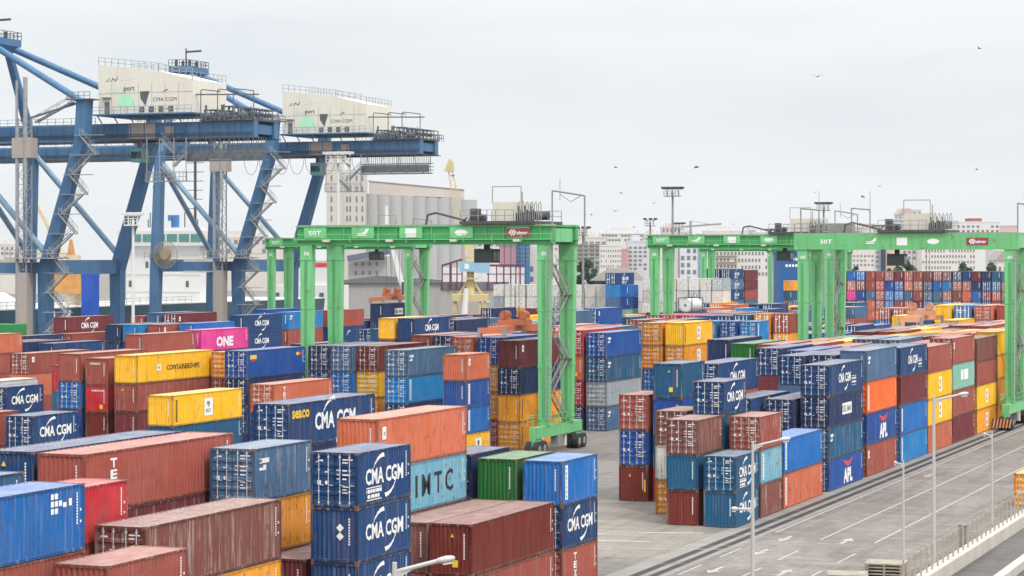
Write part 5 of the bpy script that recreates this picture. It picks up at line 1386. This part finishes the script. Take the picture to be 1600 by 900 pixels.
# ---------------------------------------------------------------- silo, elevator tower, conveyor shed
SILO = simple('silo_concrete', (0.40, 0.40, 0.395), 0.9, 0.3, 0.08, dirt=(0.33, 0.33, 0.325), streak=True)
TOWERM = simple('tower_concrete', (0.52, 0.49, 0.45), 0.9, 0.25, 0.08, dirt=(0.40, 0.37, 0.34), streak=True)
GALL = simple('gallery_render', (0.56, 0.50, 0.45), 0.9, 0.15, 0.1)
WIN = simple('dark_window', (0.19, 0.20, 0.22), 0.35, 0.3)
def wgrid(parent, xs, zs, w_, h_, y, name='window', m=None):
    me = MB().box(-w_ / 2, w_ / 2, -.12, .02, -h_ / 2, h_ / 2).mesh(name, m or WIN)
    for x in xs:
        for z in zs: link(name, me, parent, (x, y, z))
ZS = 900
p_ = at(540, 455, ZS); kx = ZS / FPX
t = empty('elevator_tower', (p_.x, p_.y, 0), 'tall pale concrete elevator tower with window columns beside the grey silos', 'tower')
t.rotation_euler.z = HEAD
MB().box(-30 * kx, -6 * kx, 0, 14, 0, CAM_H + 160 * kx).box(-6 * kx, 30 * kx, 1, 15, 0, CAM_H + 132 * kx).build('wall', TOWERM, t)
for xs in ((-22,), (2, 7), (17,), (26,)):
    wgrid(t, [x * kx for x in xs], [CAM_H + (400 - v) * kx for v in (278, 295, 311, 326, 341, 356, 371)], 2.4 * kx, 9 * kx, -.01 if xs[0] < -6 else .99)
p_ = at(655, 455, ZS + 10)
t = empty('grain_silo', (p_.x, p_.y, 0), 'long row of joined pale grey concrete grain silos with a gallery on top', 'silo')
t.rotation_euler.z = HEAD
for k in range(9):
    xc = (-76 + k * 19) * kx; vtop = 301 + k * 1.2
    MB().tube((xc, 6, 0), (xc, 6, CAM_H + (400 - vtop) * kx), 15.0 * kx, 36).build('silo_bin', SILO, t)
MB().prism([(-80 * kx, CAM_H + 98 * kx), (70 * kx, CAM_H + 92 * kx), (70 * kx, CAM_H + 105 * kx), (-60 * kx, CAM_H + 117 * kx), (-80 * kx, CAM_H + 119 * kx)], 3, 10).build('gallery', GALL, t)
MB().prism([(-82 * kx, CAM_H + 119 * kx), (-60 * kx, CAM_H + 117.2 * kx), (71 * kx, CAM_H + 105.2 * kx), (71 * kx, CAM_H + 106.2 * kx), (-60 * kx, CAM_H + 118.4 * kx), (-82 * kx, CAM_H + 120.4 * kx)], 2.6, 10.4).build('roof', simple_once('gallery_roof', (.5, .46, .42)), t)
p_ = at(610, 470, 700); kx = 700 / FPX
t = empty('warehouse', (p_.x, p_.y, 0), 'long low grey warehouse with a dark sloping roof behind the green gantry', 'warehouse')
t.rotation_euler.z = HEAD
MB().box(-75 * kx, 90 * kx, 0, 30, 0, CAM_H - 42 * kx).build('wall', simple_once('warehouse_wall', (.33, .31, .30), dirt=(.2, .19, .19), streak=True), t)
MB().prism([(-78 * kx, CAM_H - 42 * kx), (92 * kx, CAM_H - 42 * kx), (92 * kx, CAM_H - 38 * kx), (-20 * kx, CAM_H - 30 * kx), (-78 * kx, CAM_H - 38 * kx)], -1, 31).build('roof', simple_once('warehouse_roof', (.14, .145, .16)), t)
t = empty('grey_tower_block', at(590, 470, 760) - Vector((0, 0, at(590, 470, 760).z)), 'grey block with small dark windows below the beam in front of the silos', 'building')
t.rotation_euler.z = HEAD; kx = 760 / FPX
MB().box(-46 * kx, 14 * kx, 0, 20, 0, CAM_H - 0 * kx).build('wall', simple_once('weathered_block', (.40, .38, .36), dirt=(.27, .26, .25), streak=True), t)
wgrid(t, [(-34 + k * 11) * kx for k in range(4)], [CAM_H + z * kx for z in (-12, -26)], 4 * kx, 6 * kx, -.01)
MB().bar((-46 * kx, -3, CAM_H - 4 * kx), (20 * kx, -3, CAM_H + 8 * kx), 2.2, 2.0).build('conveyor', simple_once('conveyor_blue_grey', (.12, .15, .20)), t)
# purple framed shed
PUR = simple('purple_steel', (0.13, 0.03, 0.08), 0.6, 0.3, 0.8)
p_ = at(760, 490, 560); kx = 560 / FPX
t = empty('conveyor_shed', (p_.x, p_.y, 0), 'open shed of dark purple steel posts on a grey base behind the yellow crane', 'shed')
t.rotation_euler.z = HEAD
MB().box(-72 * kx, 35 * kx, .6, 18, 0, CAM_H - 46 * kx).build('base', simple_once('shed_block', (.36, .33, .31), dirt=(.25, .23, .22), streak=True), t)
MB().box(-72 * kx, 60 * kx, 14, 14.4, CAM_H - 46 * kx, CAM_H - 18 * kx).build('cladding', simple_once('shed_cladding', (.62, .60, .60)), t)
MB().box(-72 * kx, 35 * kx, .3, .6, CAM_H - 52 * kx, CAM_H - 40 * kx).build('dark_band', simple_once('shed_band', (.17, .16, .17)), t)
for x in (-69, -57, -55, -46, -38, 3, 16, 27, 38, 46, 53): 
    MB().box((x - 1) * kx, (x + 1) * kx, -.2, .2, CAM_H - 52 * kx, CAM_H - (15 if x > 0 else 16 - (x + 69) * .3) * kx).build('post', PUR, t)
MB().bar((-70 * kx, 0, CAM_H - 15 * kx), (-38 * kx, 0, CAM_H - 5 * kx), .5).bar((0, 0, CAM_H - 14.5 * kx), (60 * kx, 0, CAM_H - 14.5 * kx), .5).bar((0, 0, CAM_H - 28 * kx), (60 * kx, 0, CAM_H - 28 * kx), .25).bar((-70 * kx, 0, CAM_H - 28 * kx), (-38 * kx, 0, CAM_H - 28 * kx), .25).build('beam', PUR, t)
# level-luffing jib crane
YEL = simple('jib_crane_yellow', (0.58, 0.47, 0.22), 0.6, 0.35, 0.4, dirt=(0.52, 0.44, 0.28))
p_ = at(735, 500, 480); kx = 480 / FPX
t = empty('jib_crane', (p_.x, p_.y, 0), 'pale yellow jib crane on an A-frame portal with a light blue cab', 'jib crane')
t.rotation_euler.z = HEAD
b = MB(); zc = CAM_H - 68 * kx
for x0, x1 in ((-33, -24), (-14, -24), (10, 16), (30, 22)):
    for y in (-2.5, 2.5): b.bar((x0 * kx, y, 0), (x1 * kx, y, zc), .45)
b.box(-28 * kx, 28 * kx, -3, 3, zc - .3, zc + 1.1)
for s in (-1, 1): b.bar((s * 24 * kx, 0, zc), (s * 4 * kx, 0, CAM_H - 38 * kx), .4)
b.build('portal', YEL, t)
b = MB().tube((0, 0, zc), (0, 0, CAM_H - 22 * kx), 7 * kx, 14, 5.5 * kx).box(-12 * kx, 12 * kx, -2, 2, CAM_H - 36 * kx, CAM_H - 34 * kx); b.build('tower', YEL, t)
MB().box(-17 * kx, 8 * kx, -2, 2.5, CAM_H - 24 * kx, CAM_H - 8 * kx).box(8 * kx, 30 * kx, -1.6, 2, CAM_H - 26 * kx, CAM_H - 6 * kx).build('machine_cab', simple_once('crane_cab_blue', (.26, .46, .60), dirt=(.4, .48, .52), streak=True), t)
MB().box(-9 * kx, -2 * kx, -2.05, -2, CAM_H - 20 * kx, CAM_H - 12 * kx).build('window', M['white'], t)
b = MB().bar((2 * kx, 0, CAM_H - 8 * kx), (-5 * kx, 0, CAM_H + 30 * kx), 2.4, 2.2, 1.5, 1.3)
tip = Vector((-32 * kx, 0, CAM_H + 137 * kx)); ft = Vector((-10 * kx, 0, CAM_H + 20 * kx))
for dx in (-.7, .7): b.bar(ft + Vector((dx * 1.6, 0, 0)), tip + Vector((dx * .5, 0, 0)), .22)
for k in range(16):
    a_ = ft.lerp(tip, k / 16); c_ = ft.lerp(tip, (k + 1) / 16); w0, w1 = 1.1 - .05 * k, 1.05 - .05 * k
    b.bar(a_ + Vector((w0 * (-1) ** k, 0, 0)), c_ - Vector((w1 * (-1) ** k, 0, 0)), .12)
b.prism([(tip.x - 1.2, tip.z - .6), (tip.x + .9, tip.z - .6), (tip.x + .7, tip.z + 1.4), (tip.x - .2, tip.z + 2.0)], -.4, .4)
b.build('jib', YEL, t)
MB().tube((-2 * kx, -1.2, CAM_H + 4 * kx), (-2 * kx, 1.2, CAM_H + 4 * kx), 7 * kx, 16).build('counterweight', BUFF, t)
MB().tube((-13 * kx, -4, 0), (-6 * kx, -3.5, CAM_H - 50 * kx), 1.0, 10, .5).build('white_strut', SHIPW, t)
p_ = at(640, 470, 600); kx = 600 / FPX
t = empty('ship_derrick', (p_.x, p_.y, 0), 'white tubular derrick boom leaning left in front of the grey warehouse', 'derrick')
t.rotation_euler.z = HEAD
MB().bar((-6 * kx, 0, CAM_H - 66 * kx), (-26 * kx, 0, CAM_H + 10 * kx), 2.0, 1.6, 1.1, 1.0).build('boom', SHIPW, t)
MB().box(-9 * kx, 4 * kx, -2, 2, 0, CAM_H - 62 * kx).build('pedestal', SHIPW, t)
MB().box(-12 * kx, -8 * kx, -2.2, 1, CAM_H - 60 * kx, CAM_H - 40 * kx).build('winch_block', DSTEEL, t)
p_ = at(605, 400, 800); kx = 800 / FPX
o = MB().bar((3 * kx, 0, 0), (-1 * kx, 0, CAM_H + 76 * kx), 1.6, 1.5, 1.0, 1.0).box(-3 * kx, 1 * kx, -.6, .6, CAM_H + 75 * kx, CAM_H + 79 * kx).build('white_boom', SHIPW)
o.location = (p_.x, p_.y, 0); o.rotation_euler.z = HEAD
tag(o, 'slim white boom with a black head in front of the silo wall', 'boom')

# ---------------------------------------------------------------- floodlight masts
def mast(u, vtop, Z, heads, label, wide=1.0, ring=2, col=None):
    p = at(u, vtop, Z); h = p.z
    t = empty('floodlight_mast', (p.x, p.y, 0), label, 'floodlight mast', 'floodlight masts over the yard')
    MB().tube((0, 0, 0), (0, 0, h - 1.2), .34 if col is None else .28, 12, .2).build('pole', col or GSTEEL, t)
    b = MB().box(-2.0 * wide, 2.0 * wide, -.8, .8, h - 2.1, h - 1.9).rail((-2.0 * wide, -.8, h - 1.9), (2.0 * wide, -.8, h - 1.9), .9, .9, .05)
    b.bar((-2.6 * wide, 0, h - .6), (2.6 * wide, 0, h - .6), .14)
    for x in (-1.5, 0, 1.5): b.bar((x * wide, 0, h - 2), (x * wide, 0, h - .4), .14)
    b.build('platform', col or GSTEEL, t)
    me = MB().prism([(-.4, 0), (.35, -.05), (.42, .35), (-.35, .45)], -.35, .3).mesh('lamp_head', col or DSTEEL)
    for k in range(heads): link('lamp_head', me, t, ((-2.5 + 5.0 * k / max(1, heads - 1)) * wide, .3 * (k % 2), h - .5))
    return t
mast(1051, 291, 470, 7, 'tallest floodlight mast standing over the panelled green gantry crane', 0.8)
mast(1287, 315, 520, 7, 'floodlight mast rising above the left end of the smooth green beam', 0.68)
mast(1016, 340, 560, 3, 'three headed floodlight mast left of the tallest mast', 0.55)
mast(911, 353, 480, 3, 'small floodlight mast just right of the tall green leg', 0.5)
mast(1373, 351, 700, 5, 'distant floodlight mast barely above the smooth green beam', 0.7)
mast(1205, 357, 700, 5, 'distant floodlight mast above the panelled beam of the right hand cranes', 0.6)
mast(1061, 347, 650, 5, 'low floodlight mast right behind the tallest one', 0.6)
mast(528, 236, 395, 8, 'white headed floodlight mast in front of the farther blue crane', 0.95, 2, SHIPW)
mast(208, 331, 345, 5, 'white floodlight mast between the legs of the nearer blue crane', 0.55, 2, SHIPW)
mast(768 - 8, 470, 520, 3, 'short white mast beside the jib crane', 0.3, 2, SHIPW)
t = empty('tower_crane', at(1000, 455, 1500) - Vector((0, 0, at(1000, 455, 1500).z)), 'tiny construction tower crane on the city skyline right of the tallest mast', 'tower crane')
p_ = at(1079, 345, 1500); t.location = (p_.x, p_.y, 0); t.rotation_euler.z = HEAD
MB().bar((0, 0, 0), (0, 0, p_.z), 1.5).build('mast', GSTEEL, t)
MB().bar((-6, 0, p_.z - 4), (20, 0, p_.z - 4 + 2), 1.2).bar((0, 0, p_.z), (14, 0, p_.z - 2.5), .3).build('jib', GSTEEL, t)

# ---------------------------------------------------------------- the city behind
rc = random.Random(11)
_bm = {}
def bmat(h):
    if h not in _bm: _bm[h] = simple('render_' + h.strip('#'), tuple(v * .72 for v in hexc(h)), 0.9, 0.15, 0.15, dirt=tuple(v * .56 for v in hexc(h)), streak=True)
    return _bm[h]
def house(u0, u1, vtop, Z, colr, label, rows=0, cols=0, vw0=None, vw1=None, step=0, name='apartment_building', cat='building', dep=14, roofc=None, group='city buildings behind the port', band=False, ww=.5, wh=.5):
    k = Z / FPX; um = (u0 + u1) / 2; p = at(um, 400, Z)
    t = empty(name, (p.x, p.y, 0), label, cat, group); t.rotation_euler.z = HEAD
    hw = (u1 - u0) / 2 * k; H = CAM_H + (HZ - vtop) * k
    b = MB().box(-hw, hw, 0, dep, 0, H)
    b.box(-hw - .15, hw + .15, -.15, dep + .15, H, H + .7)
    b.build('wall', bmat(colr), t)
    if step:
        MB().box(-hw * .55, hw * .2, 2, dep - 3, H + .7, H + step).build('roof_room', bmat(colr), t)
        for q in range(3): MB().tube((-hw * .8 + q * hw * .7, 3, H + .7), (-hw * .8 + q * hw * .7, 3, H + 2.5 + q % 2), .12).build('aerial', GSTEEL, t)
    if roofc: MB().prism([(-hw - .5, H + .7), (hw + .5, H + .7), (hw * .55, H + 4), (-hw * .55, H + 4)], -.5, dep + .5).build('roof', bmat(roofc), t)
    if rows and cols:
        z1 = H - 1.6 if vw0 is None else CAM_H + (HZ - vw0) * k
        z0 = max(3, CAM_H + (HZ - (vw1 or 420)) * k)
        px, pz = 2 * hw / cols, (z1 - z0) / max(1, rows - 1) if rows > 1 else 3
        if band:
            me = MB().box(-px * .45, px * .45, -1.2, 0, -.55 * wh, -.2 * wh).mesh('balcony', bmat('#dcd8d0'))
            for r_ in range(rows):
                for c in range(cols): link('balcony', me, t, (-hw + px * (c + .5), 0, z0 + r_ * pz - pz * .25))
        w_, h_ = px * ww, min(pz * wh, 2.2 if pz < 5 else pz * .5)
        me = MB().box(-w_ / 2, w_ / 2, -.1, .02, -h_ / 2, h_ / 2).mesh('window', WIN)
        for r_ in range(rows):
            for c in range(cols):
                if rc.random() < .9: link('window', me, t, (-hw + px * (c + .5), 0, z0 + r_ * pz))
    return t
house(892, 948, 372, 1050, '#e4dfd8', 'pale apartment block with rows of long balconies right of the tall green leg', 7, 6, 379, 418, 3, band=True, ww=.75, wh=.45)
house(938, 971, 385, 1000, '#ece8e0', 'white block with four rows of small dark windows beside a pink panel', 4, 9, 392, 416, 0, ww=.4, wh=.4)
house(970, 982, 391, 1002, '#e8dcd4', 'narrow pink fronted building between two white city blocks', 0, 0, name='pink_building').children[0].data.materials[0] = bmat('#d8a8a8')
house(981, 1012, 378, 1010, '#dfe0e6', 'bluish white block with shaded balconies beside the pink front', 6, 4, 387, 420, 3, ww=.6)
house(940, 1010, 366, 1400, '#eae7e2', 'long pale slab with a dark strip of top windows on the skyline', 2, 14, 368, 375, 4, ww=.7)
house(1008, 1032, 368, 1300, '#e2dcd6', 'pale skyline block just left of the panelled green beam', 3, 5, 373, 386, 3)
house(1034, 1064, 356, 1600, '#e2d2d0', 'pinkish skyline block behind the tallest floodlight mast', 2, 5, 360, 372, 3)
house(1062, 1090, 381, 900, '#e6eaee', 'white and blue grey tower below the left part of the panelled beam', 5, 3, 392, 436, 0, ww=.55, wh=.6)
house(1088, 1098, 382, 905, '#9fb4c4', 'slim blue grey tower against the white tower below the panelled beam', 0, 0)
house(1118, 1152, 384, 950, '#ece2d0', 'cream apartment block below the middle of the panelled beam', 4, 6, 396, 426, 0, band=True, ww=.6)
house(1152, 1200, 384, 960, '#f0ece6', 'white apartment block below the right part of the panelled beam', 4, 9, 396, 428, 0, ww=.5)
hb_ = house(1218, 1248, 396, 640, '#2a68a8', 'bright blue warehouse front with white marks beside the plain crane leg', 0, 0)
b = MB()
for (x, z) in ((.1, 405), (.1, 415)):
    for q in range(4): b.box(-1 + q * .9, -.4 + q * .9, -.06, 0, CAM_H + (HZ - z - 2) * .177, CAM_H + (HZ - z + 2) * .177)
b.build('marking', M['white'], hb_)
house(1100, 1170, 362, 1700, '#ebe6e0', 'low pale skyline block above the panelled beam', 1, 10, 365, None, 4)
house(1176, 1240, 364, 1650, '#e6e2dd', 'second low pale skyline block above the panelled beam, nearer the smooth one', 1, 9, 367, None, 3)
house(1320, 1366, 388, 900, '#eae4dc', 'cream block with dark windows below the left of the smooth beam', 3, 8, 400, 414, 0, ww=.5, wh=.4)
house(1366, 1378, 389, 905, '#dfe6ea', 'narrow pale blue tower below the smooth beam', 4, 1, 394, 416, 0)
house(1378, 1384, 389, 903, '#3e4a6c', 'narrow navy tower below the smooth beam', 0, 0)
house(1384, 1402, 389, 906, '#f0d2b4', 'peach coloured building below the smooth beam', 0, 0)
house(1402, 1440, 388, 960, '#ddd5cc', 'grey beige block behind the dark cab of the right gantry', 3, 5, 394, 412, 0)
house(1440, 1524, 386, 930, '#eeeae2', 'wide white apartment block with many small windows below the smooth beam', 4, 18, 392, 418, 0, ww=.45, wh=.45)
house(1551, 1592, 388, 940, '#ebe7e1', 'white block with dark windows near the right green leg', 3, 8, 394, 410, 0)
house(1558, 1592, 410, 820, '#f0eae2', 'small pale house with a sloping grey roof near the right green leg', 1, 4, 416, None, 0, roofc='#b8b0a8', name='house')
house(1352, 1392, 352, 1300, '#efe9dd', 'cream skyline block above the left part of the smooth beam', 1, 6, 357, None, 0)
house(1404, 1428, 337, 1280, '#dde2e6', 'pale stepped tower left of the trolley machinery on the smooth beam', 5, 4, 340, 362, 4, roofc='#d8bcb4')
house(1418, 1440, 329, 1320, '#e2dedb', 'tall pale block directly behind the trolley machinery', 5, 3, 333, 362, 0)
house(1494, 1562, 348, 1250, '#efedea', 'long white building with a row of dark windows and red roof cap', 2, 9, 354, 361, 0, ww=.55).children[0]
house(1516, 1534, 343, 1255, '#b46a6a', 'small red roof room on the long white skyline building', 0, 0, name='roof_pavilion')
house(1562, 1590, 354, 1280, '#e2c8c4', 'pinkish low block at the right end of the skyline', 1, 5, 358, None, 0)
house(0, 60, 383, 1200, '#e8e2da', 'pale dock building at the far left behind the crane legs', 2, 8, 388, 396, 3)
house(330, 440, 372, 1300, '#e4dcd4', 'pale distant port building between the blue cranes', 2, 10, 378, 392, 4)
house(745, 800, 378, 1250, '#e6dfd8', 'pale block with windows behind the purple shed', 3, 6, 383, 396, 2)
house(780, 806, 384, 700, '#b98fa0', 'pink cladded block behind the purple shed', 0, 0)
house(806, 828, 382, 705, '#4a84b8', 'blue glazed block beside the pink one behind the purple shed', 5, 3, 387, 412, 0, ww=.7)
house(826, 846, 376, 720, '#ece8e0', 'white tower left of the tall green leg behind the yard', 2, 2, 420, 436, 0)
for i, (u0, u1, v, Z) in enumerate(((898, 916, 369, 1500), (916, 940, 374, 1350), (1024, 1040, 372, 1500), (1066, 1082, 363, 1700), (1090, 1104, 366, 1600), (1168, 1180, 360, 1750), (1238, 1262, 363, 1600), (1330, 1354, 360, 1500), (860, 896, 378, 1300))):
    house(u0, u1, v, Z, ('#e6e2dc', '#e2dcd6', '#e9e4da', '#dcdce0')[i % 4], 'small pale hazy block in the low skyline behind the port', 2, 4 + i % 3, v + 3, v + 11, 3 if i % 2 else 0)
# storage heap
p_ = at(965, 437, 640)
b = MB(); k = 640 / FPX; ring = 18
vs = [(0, 0, 20 * k)]
for j, (rr, hh) in enumerate(((.4, 18), (.7, 11), (1.05, 0))):
    for i in range(ring):
        a_ = 2 * pi * i / ring; q = rr * 42 * k * (1 + .08 * sin(3 * a_ + j)); vs.append((q * cos(a_), q * sin(a_), hh * k * (1 + .05 * sin(5 * a_))))
fs = [(0, 1 + i, 1 + (i + 1) % ring) for i in range(ring)]
for j in range(2):
    for i in range(ring): fs.append((1 + j * ring + i, 1 + (j + 1) * ring + i, 1 + (j + 1) * ring + (i + 1) % ring, 1 + j * ring + (i + 1) % ring))
o = b.add(vs, fs, True).build('gravel_heap', simple_once('gravel', (.20, .19, .175), rough=.95)); o.location = (p_.x, p_.y, CAM_H - 38 * k)
tag(o, 'grey heap of gravel behind the white containers', 'gravel heap', None, 'stuff')

p_ = at(1071, 477, 395)
t = empty('tank_container', (p_.x, p_.y, p_.z - 1.25), 'white cylindrical tank in a frame, its round end facing the camera among blue containers', 'tank')
MB().tube((0, 0, 1.25), (0, 6.0, 1.25), 1.15, 20).tube((0, -.06, 1.25), (0, 0, 1.25), .9, 20, 1.15).build('tank', SHIPW, t)
MB().tube((0, -.1, 1.25), (0, -.05, 1.25), .2, 10).build('hatch', DSTEEL, t)
b = MB()
for x in (-1.2, 1.2):
    for y in (-.1, 6.1): b.bar((x, y, 0), (x, y, 2.55), .12)
    for z in (0.06, 2.5): b.bar((x, -.1, z), (x, 6.1, z), .12)
for y in (-.1, 6.1):
    for z in (0.06, 2.5): b.bar((-1.2, y, z), (1.2, y, z), .12)
b.build('frame', DSTEEL, t)
# ---------------------------------------------------------------- trees
LEAF = []
for i, c in enumerate(((0.035, 0.075, 0.045), (0.05, 0.095, 0.05), (0.022, 0.05, 0.036))): LEAF.append(simple('foliage', c, 0.8, 0.35, 0.5))
BARK = simple('bark', (0.09, 0.07, 0.05), 0.9, 0.3, 2)
def tree(u, vtop, vbot, wpx, Z, label, seed):
    k = Z / FPX; p = at(u, 400, Z); rd = random.Random(seed)
    H = CAM_H + (HZ - vtop) * k; wd = wpx * k
    t = empty('broadleaf_tree', (p.x, p.y, 0), label, 'tree', 'trees at the edge of the city')
    b = MB().tube((0, 0, 0), (0.2, 0, H * .55), .45, 8, .22)
    for q in range(6):
        a_ = rd.uniform(0, 2 * pi); b.tube((0.1, 0, H * (.35 + .04 * q)), (wd * .36 * cos(a_), wd * .3 * sin(a_), H * (.6 + .05 * q)), .16, 6, .05)
    b.build('trunk', BARK, t)
    b = MB(); n = 26
    blobs = [(rd.uniform(-.42, .42) * wd, rd.uniform(-.35, .35) * wd, 0) for _ in range(n)]
    for (x, y, _) in blobs:
        e = 1 - (2 * x / wd) ** 2 * .8; z = H * .45 + (H * .50) * max(.12, e) * rd.uniform(.45, 1.0); rr = wd * rd.uniform(.09, .16)
        for _l in range(95):
            d_ = Vector((rd.gauss(0, 1), rd.gauss(0, 1), rd.gauss(0, .8))).normalized() * rr * rd.uniform(.5, 1.08)
            c = Vector((x, y, z)) + d_; s = rd.uniform(.35, .75)
            a1 = Vector((rd.gauss(0, 1), rd.gauss(0, 1), rd.gauss(0, 1))).normalized(); a2 = a1.orthogonal().normalized()
            b.k = rd.choice((0, 0, 1, 2)); b.add([c - a1 * s, c + a2 * s * .6, c + a1 * s, c - a2 * s * .6], [(0, 1, 2, 3)])
    b.build('crown', LEAF, t)
tree(1414, 407, 425, 46, 700, 'largest dark green tree above the far container wall', 1)
tree(1506, 410, 425, 36, 720, 'rounded dark tree above the right half of the container wall', 2)
tree(1546, 407, 425, 26, 740, 'thin ragged tree near the small pale house', 3)
tree(1334, 414, 425, 28, 710, 'low dark tree just right of the green legs', 4)
tree(1388, 415, 425, 22, 705, 'small dark tree left of the largest one', 5)
tree(915, 404, 440, 40, 700, 'dark tree in front of the balcony block right of the tall green leg', 6)
tree(948, 418, 440, 30, 705, 'low dark tree left of the gravel heap', 7)
# ---------------------------------------------------------------- gulls
BIRD = simple('gull_grey', (0.07, 0.07, 0.075), 0.8, 0.2)
b = MB().bar((0, -.28, 0), (0, .3, .02), .13, .12, .05, .05).add([(0, -.1, .03), (.35, -.02, .22), (.75, .1, .1), (.32, .13, .2), (0, .12, .03)], [(0, 1, 3, 4), (1, 2, 3)]).add([(0, -.1, .03), (-.35, -.02, .22), (-.75, .1, .1), (-.32, .13, .2), (0, .12, .03)], [(4, 3, 1, 0), (3, 2, 1)])
bme = b.mesh('gull', BIRD)
for i, (u, v) in enumerate(((1278, 120), (1530, 76), (970, 302), (962, 330), (924, 336), (1274, 301), (1348, 308), (990, 355), (1022, 318), (1088, 262), (1146, 351), (1526, 265), (1374, 291), (708, 275), (962, 262))):
    o = link('gull', bme, None, at(u, v, 250 + (i * 37) % 160)); o.rotation_euler = (0, .3 * sin(i), i * 1.3); sc_ = .75 if i % 3 else 1.0; o.scale = (sc_, sc_, sc_)
    tag(o, 'tiny dark gull flying in the open sky above the container yard', 'bird', 'gulls in the sky')
# ---------------------------------------------------------------- hazy harbour air
hz = MB().box(-1300, 900, -60, 2100, -3.6, 84).build('haze', None)
m = bpy.data.materials.new('harbour_haze'); m.use_nodes = True
t_ = m.node_tree; t_.nodes.clear()
ho = t_.nodes.new('ShaderNodeOutputMaterial'); hv = t_.nodes.new('ShaderNodeVolumePrincipled')
hv.inputs['Color'].default_value = (0.93, 0.95, 1.0, 1); hv.inputs['Density'].default_value = HAZE; hv.inputs['Anisotropy'].default_value = 0.0
t_.links.new(hv.outputs[0], ho.inputs['Volume'])
hz.data.materials.clear(); hz.data.materials.append(m)
tag(hz, kind='stuff')
# ---------------------------------------------------------------- container labels, each telling one container from its neighbours
def near_word(c):
    a = c['area']
    return {'front': 'in the foreground', 'left': 'left of centre', 'middle': 'by the middle gantry crane', 'roadside': 'beside the road', 'inner': 'behind the roadside stacks', 'quay': 'towards the quay cranes', 'far': 'among far stacks', 'wall': 'in the far container wall', 'road': 'alone at the right edge'}[a]
def rel(c, dx, dz):
    for o in BOX:
        if o is c: continue
        if dz and abs(o['x'] - c['x']) < .6 and abs(o['y'] - c['y']) < 3 and abs((o['z'] - c['z']) - dz * c['H']) < .5: return o
        if dx and abs(abs(o['x'] - c['x']) - 2.8) < .7 and (o['x'] - c['x']) * dx > 0 and abs(o['y'] - c['y']) < 6 and abs(o['z'] - c['z']) < 1.4: return o
    return None
ORD = 'first second third fourth fifth sixth seventh eighth ninth tenth eleventh twelfth thirteenth fourteenth fifteenth'.split()
def an(w_): return ('an ' if w_[0] in 'aeiou' else 'a ') + w_
def variants(c):
    size = '' if c['area'] == 'wall' else ('short ' if c['L'] < 8 else 'long ')
    worn = 'streaked ' if c['wear'] >= .75 else ''
    base = worn + size + c['word'] + ' container'
    d_ = LDESC.get(c['logo']) or EDESC.get(c['emark'])
    w1 = base + (' with ' + d_ if d_ else (' with barred doors' if c['end'] == 'd' else ' with plain ribbed end'))
    up, dn, lf, rt = rel(c, 0, 1), rel(c, 0, -1), rel(c, -1, 0), rel(c, 1, 0)
    pos = []
    if dn and up: pos.append('between ' + up['word'] + ' above and ' + dn['word'] + ' below')
    elif dn: pos.append('topmost, on ' + an(dn['word']) + ' one')
    elif up: pos.append('under ' + an(up['word']) + ' one')
    if lf: pos.append('right of ' + an(lf['word']) + ' one')
    if rt: pos.append('left of ' + an(rt['word']) + ' one')
    nw = near_word(c)
    out = [w1 + ' ' + nw]
    for p in pos: out.append(w1 + ', ' + p)
    out.append(base + ' ' + nw + (', ' + pos[0] if pos else ''))
    if len(pos) > 1: out.append(base + ', ' + pos[0] + ', ' + pos[1])
    if len(pos) > 2: out.append(base + ', ' + pos[0] + ', ' + pos[2])
    if len(pos) > 1: out.append(base + ' ' + nw + ', ' + pos[-1])
    return [o for o in out if len(o.split()) <= 16]
from collections import Counter
allv = [variants(c) for c in BOX]
cnt = Counter(s for v in allv for s in set(v))
left = {}
for c, v in zip(BOX, allv):
    u_ = next((s for s in v if cnt[s] == 1), None)
    if u_: c['label'] = u_
    else:
        size = '' if c['area'] == 'wall' else ('short ' if c['L'] < 8 else 'long ')
        key = size + c['word'] + ' container ' + near_word(c)
        left.setdefault(key, []).append(c)
for key, cs in left.items():
    allc = [c for c in BOX if (('' if c['area'] == 'wall' else ('short ' if c['L'] < 8 else 'long ')) + c['word'] + ' container ' + near_word(c)) == key]
    allc.sort(key=lambda c: (round(c['u'] / 3), c['v']))
    for c in cs:
        i = allc.index(c)
        c['label'] = key + ', ' + (ORD[i] if i < len(ORD) else 'number %d' % (i + 1)) + ' from left of its colour' if len(allc) > 1 else key
GRP = dict(front='containers stacked in the foreground', left='containers stacked left of centre', middle='containers by the middle gantry', roadside='containers stacked beside the road', inner='containers behind the roadside stacks', quay='containers near the quay', far='far stacks of containers', wall='far container wall', road=None)
for c in BOX: tag(c['o'], c['label'], 'container', GRP[c['area']])
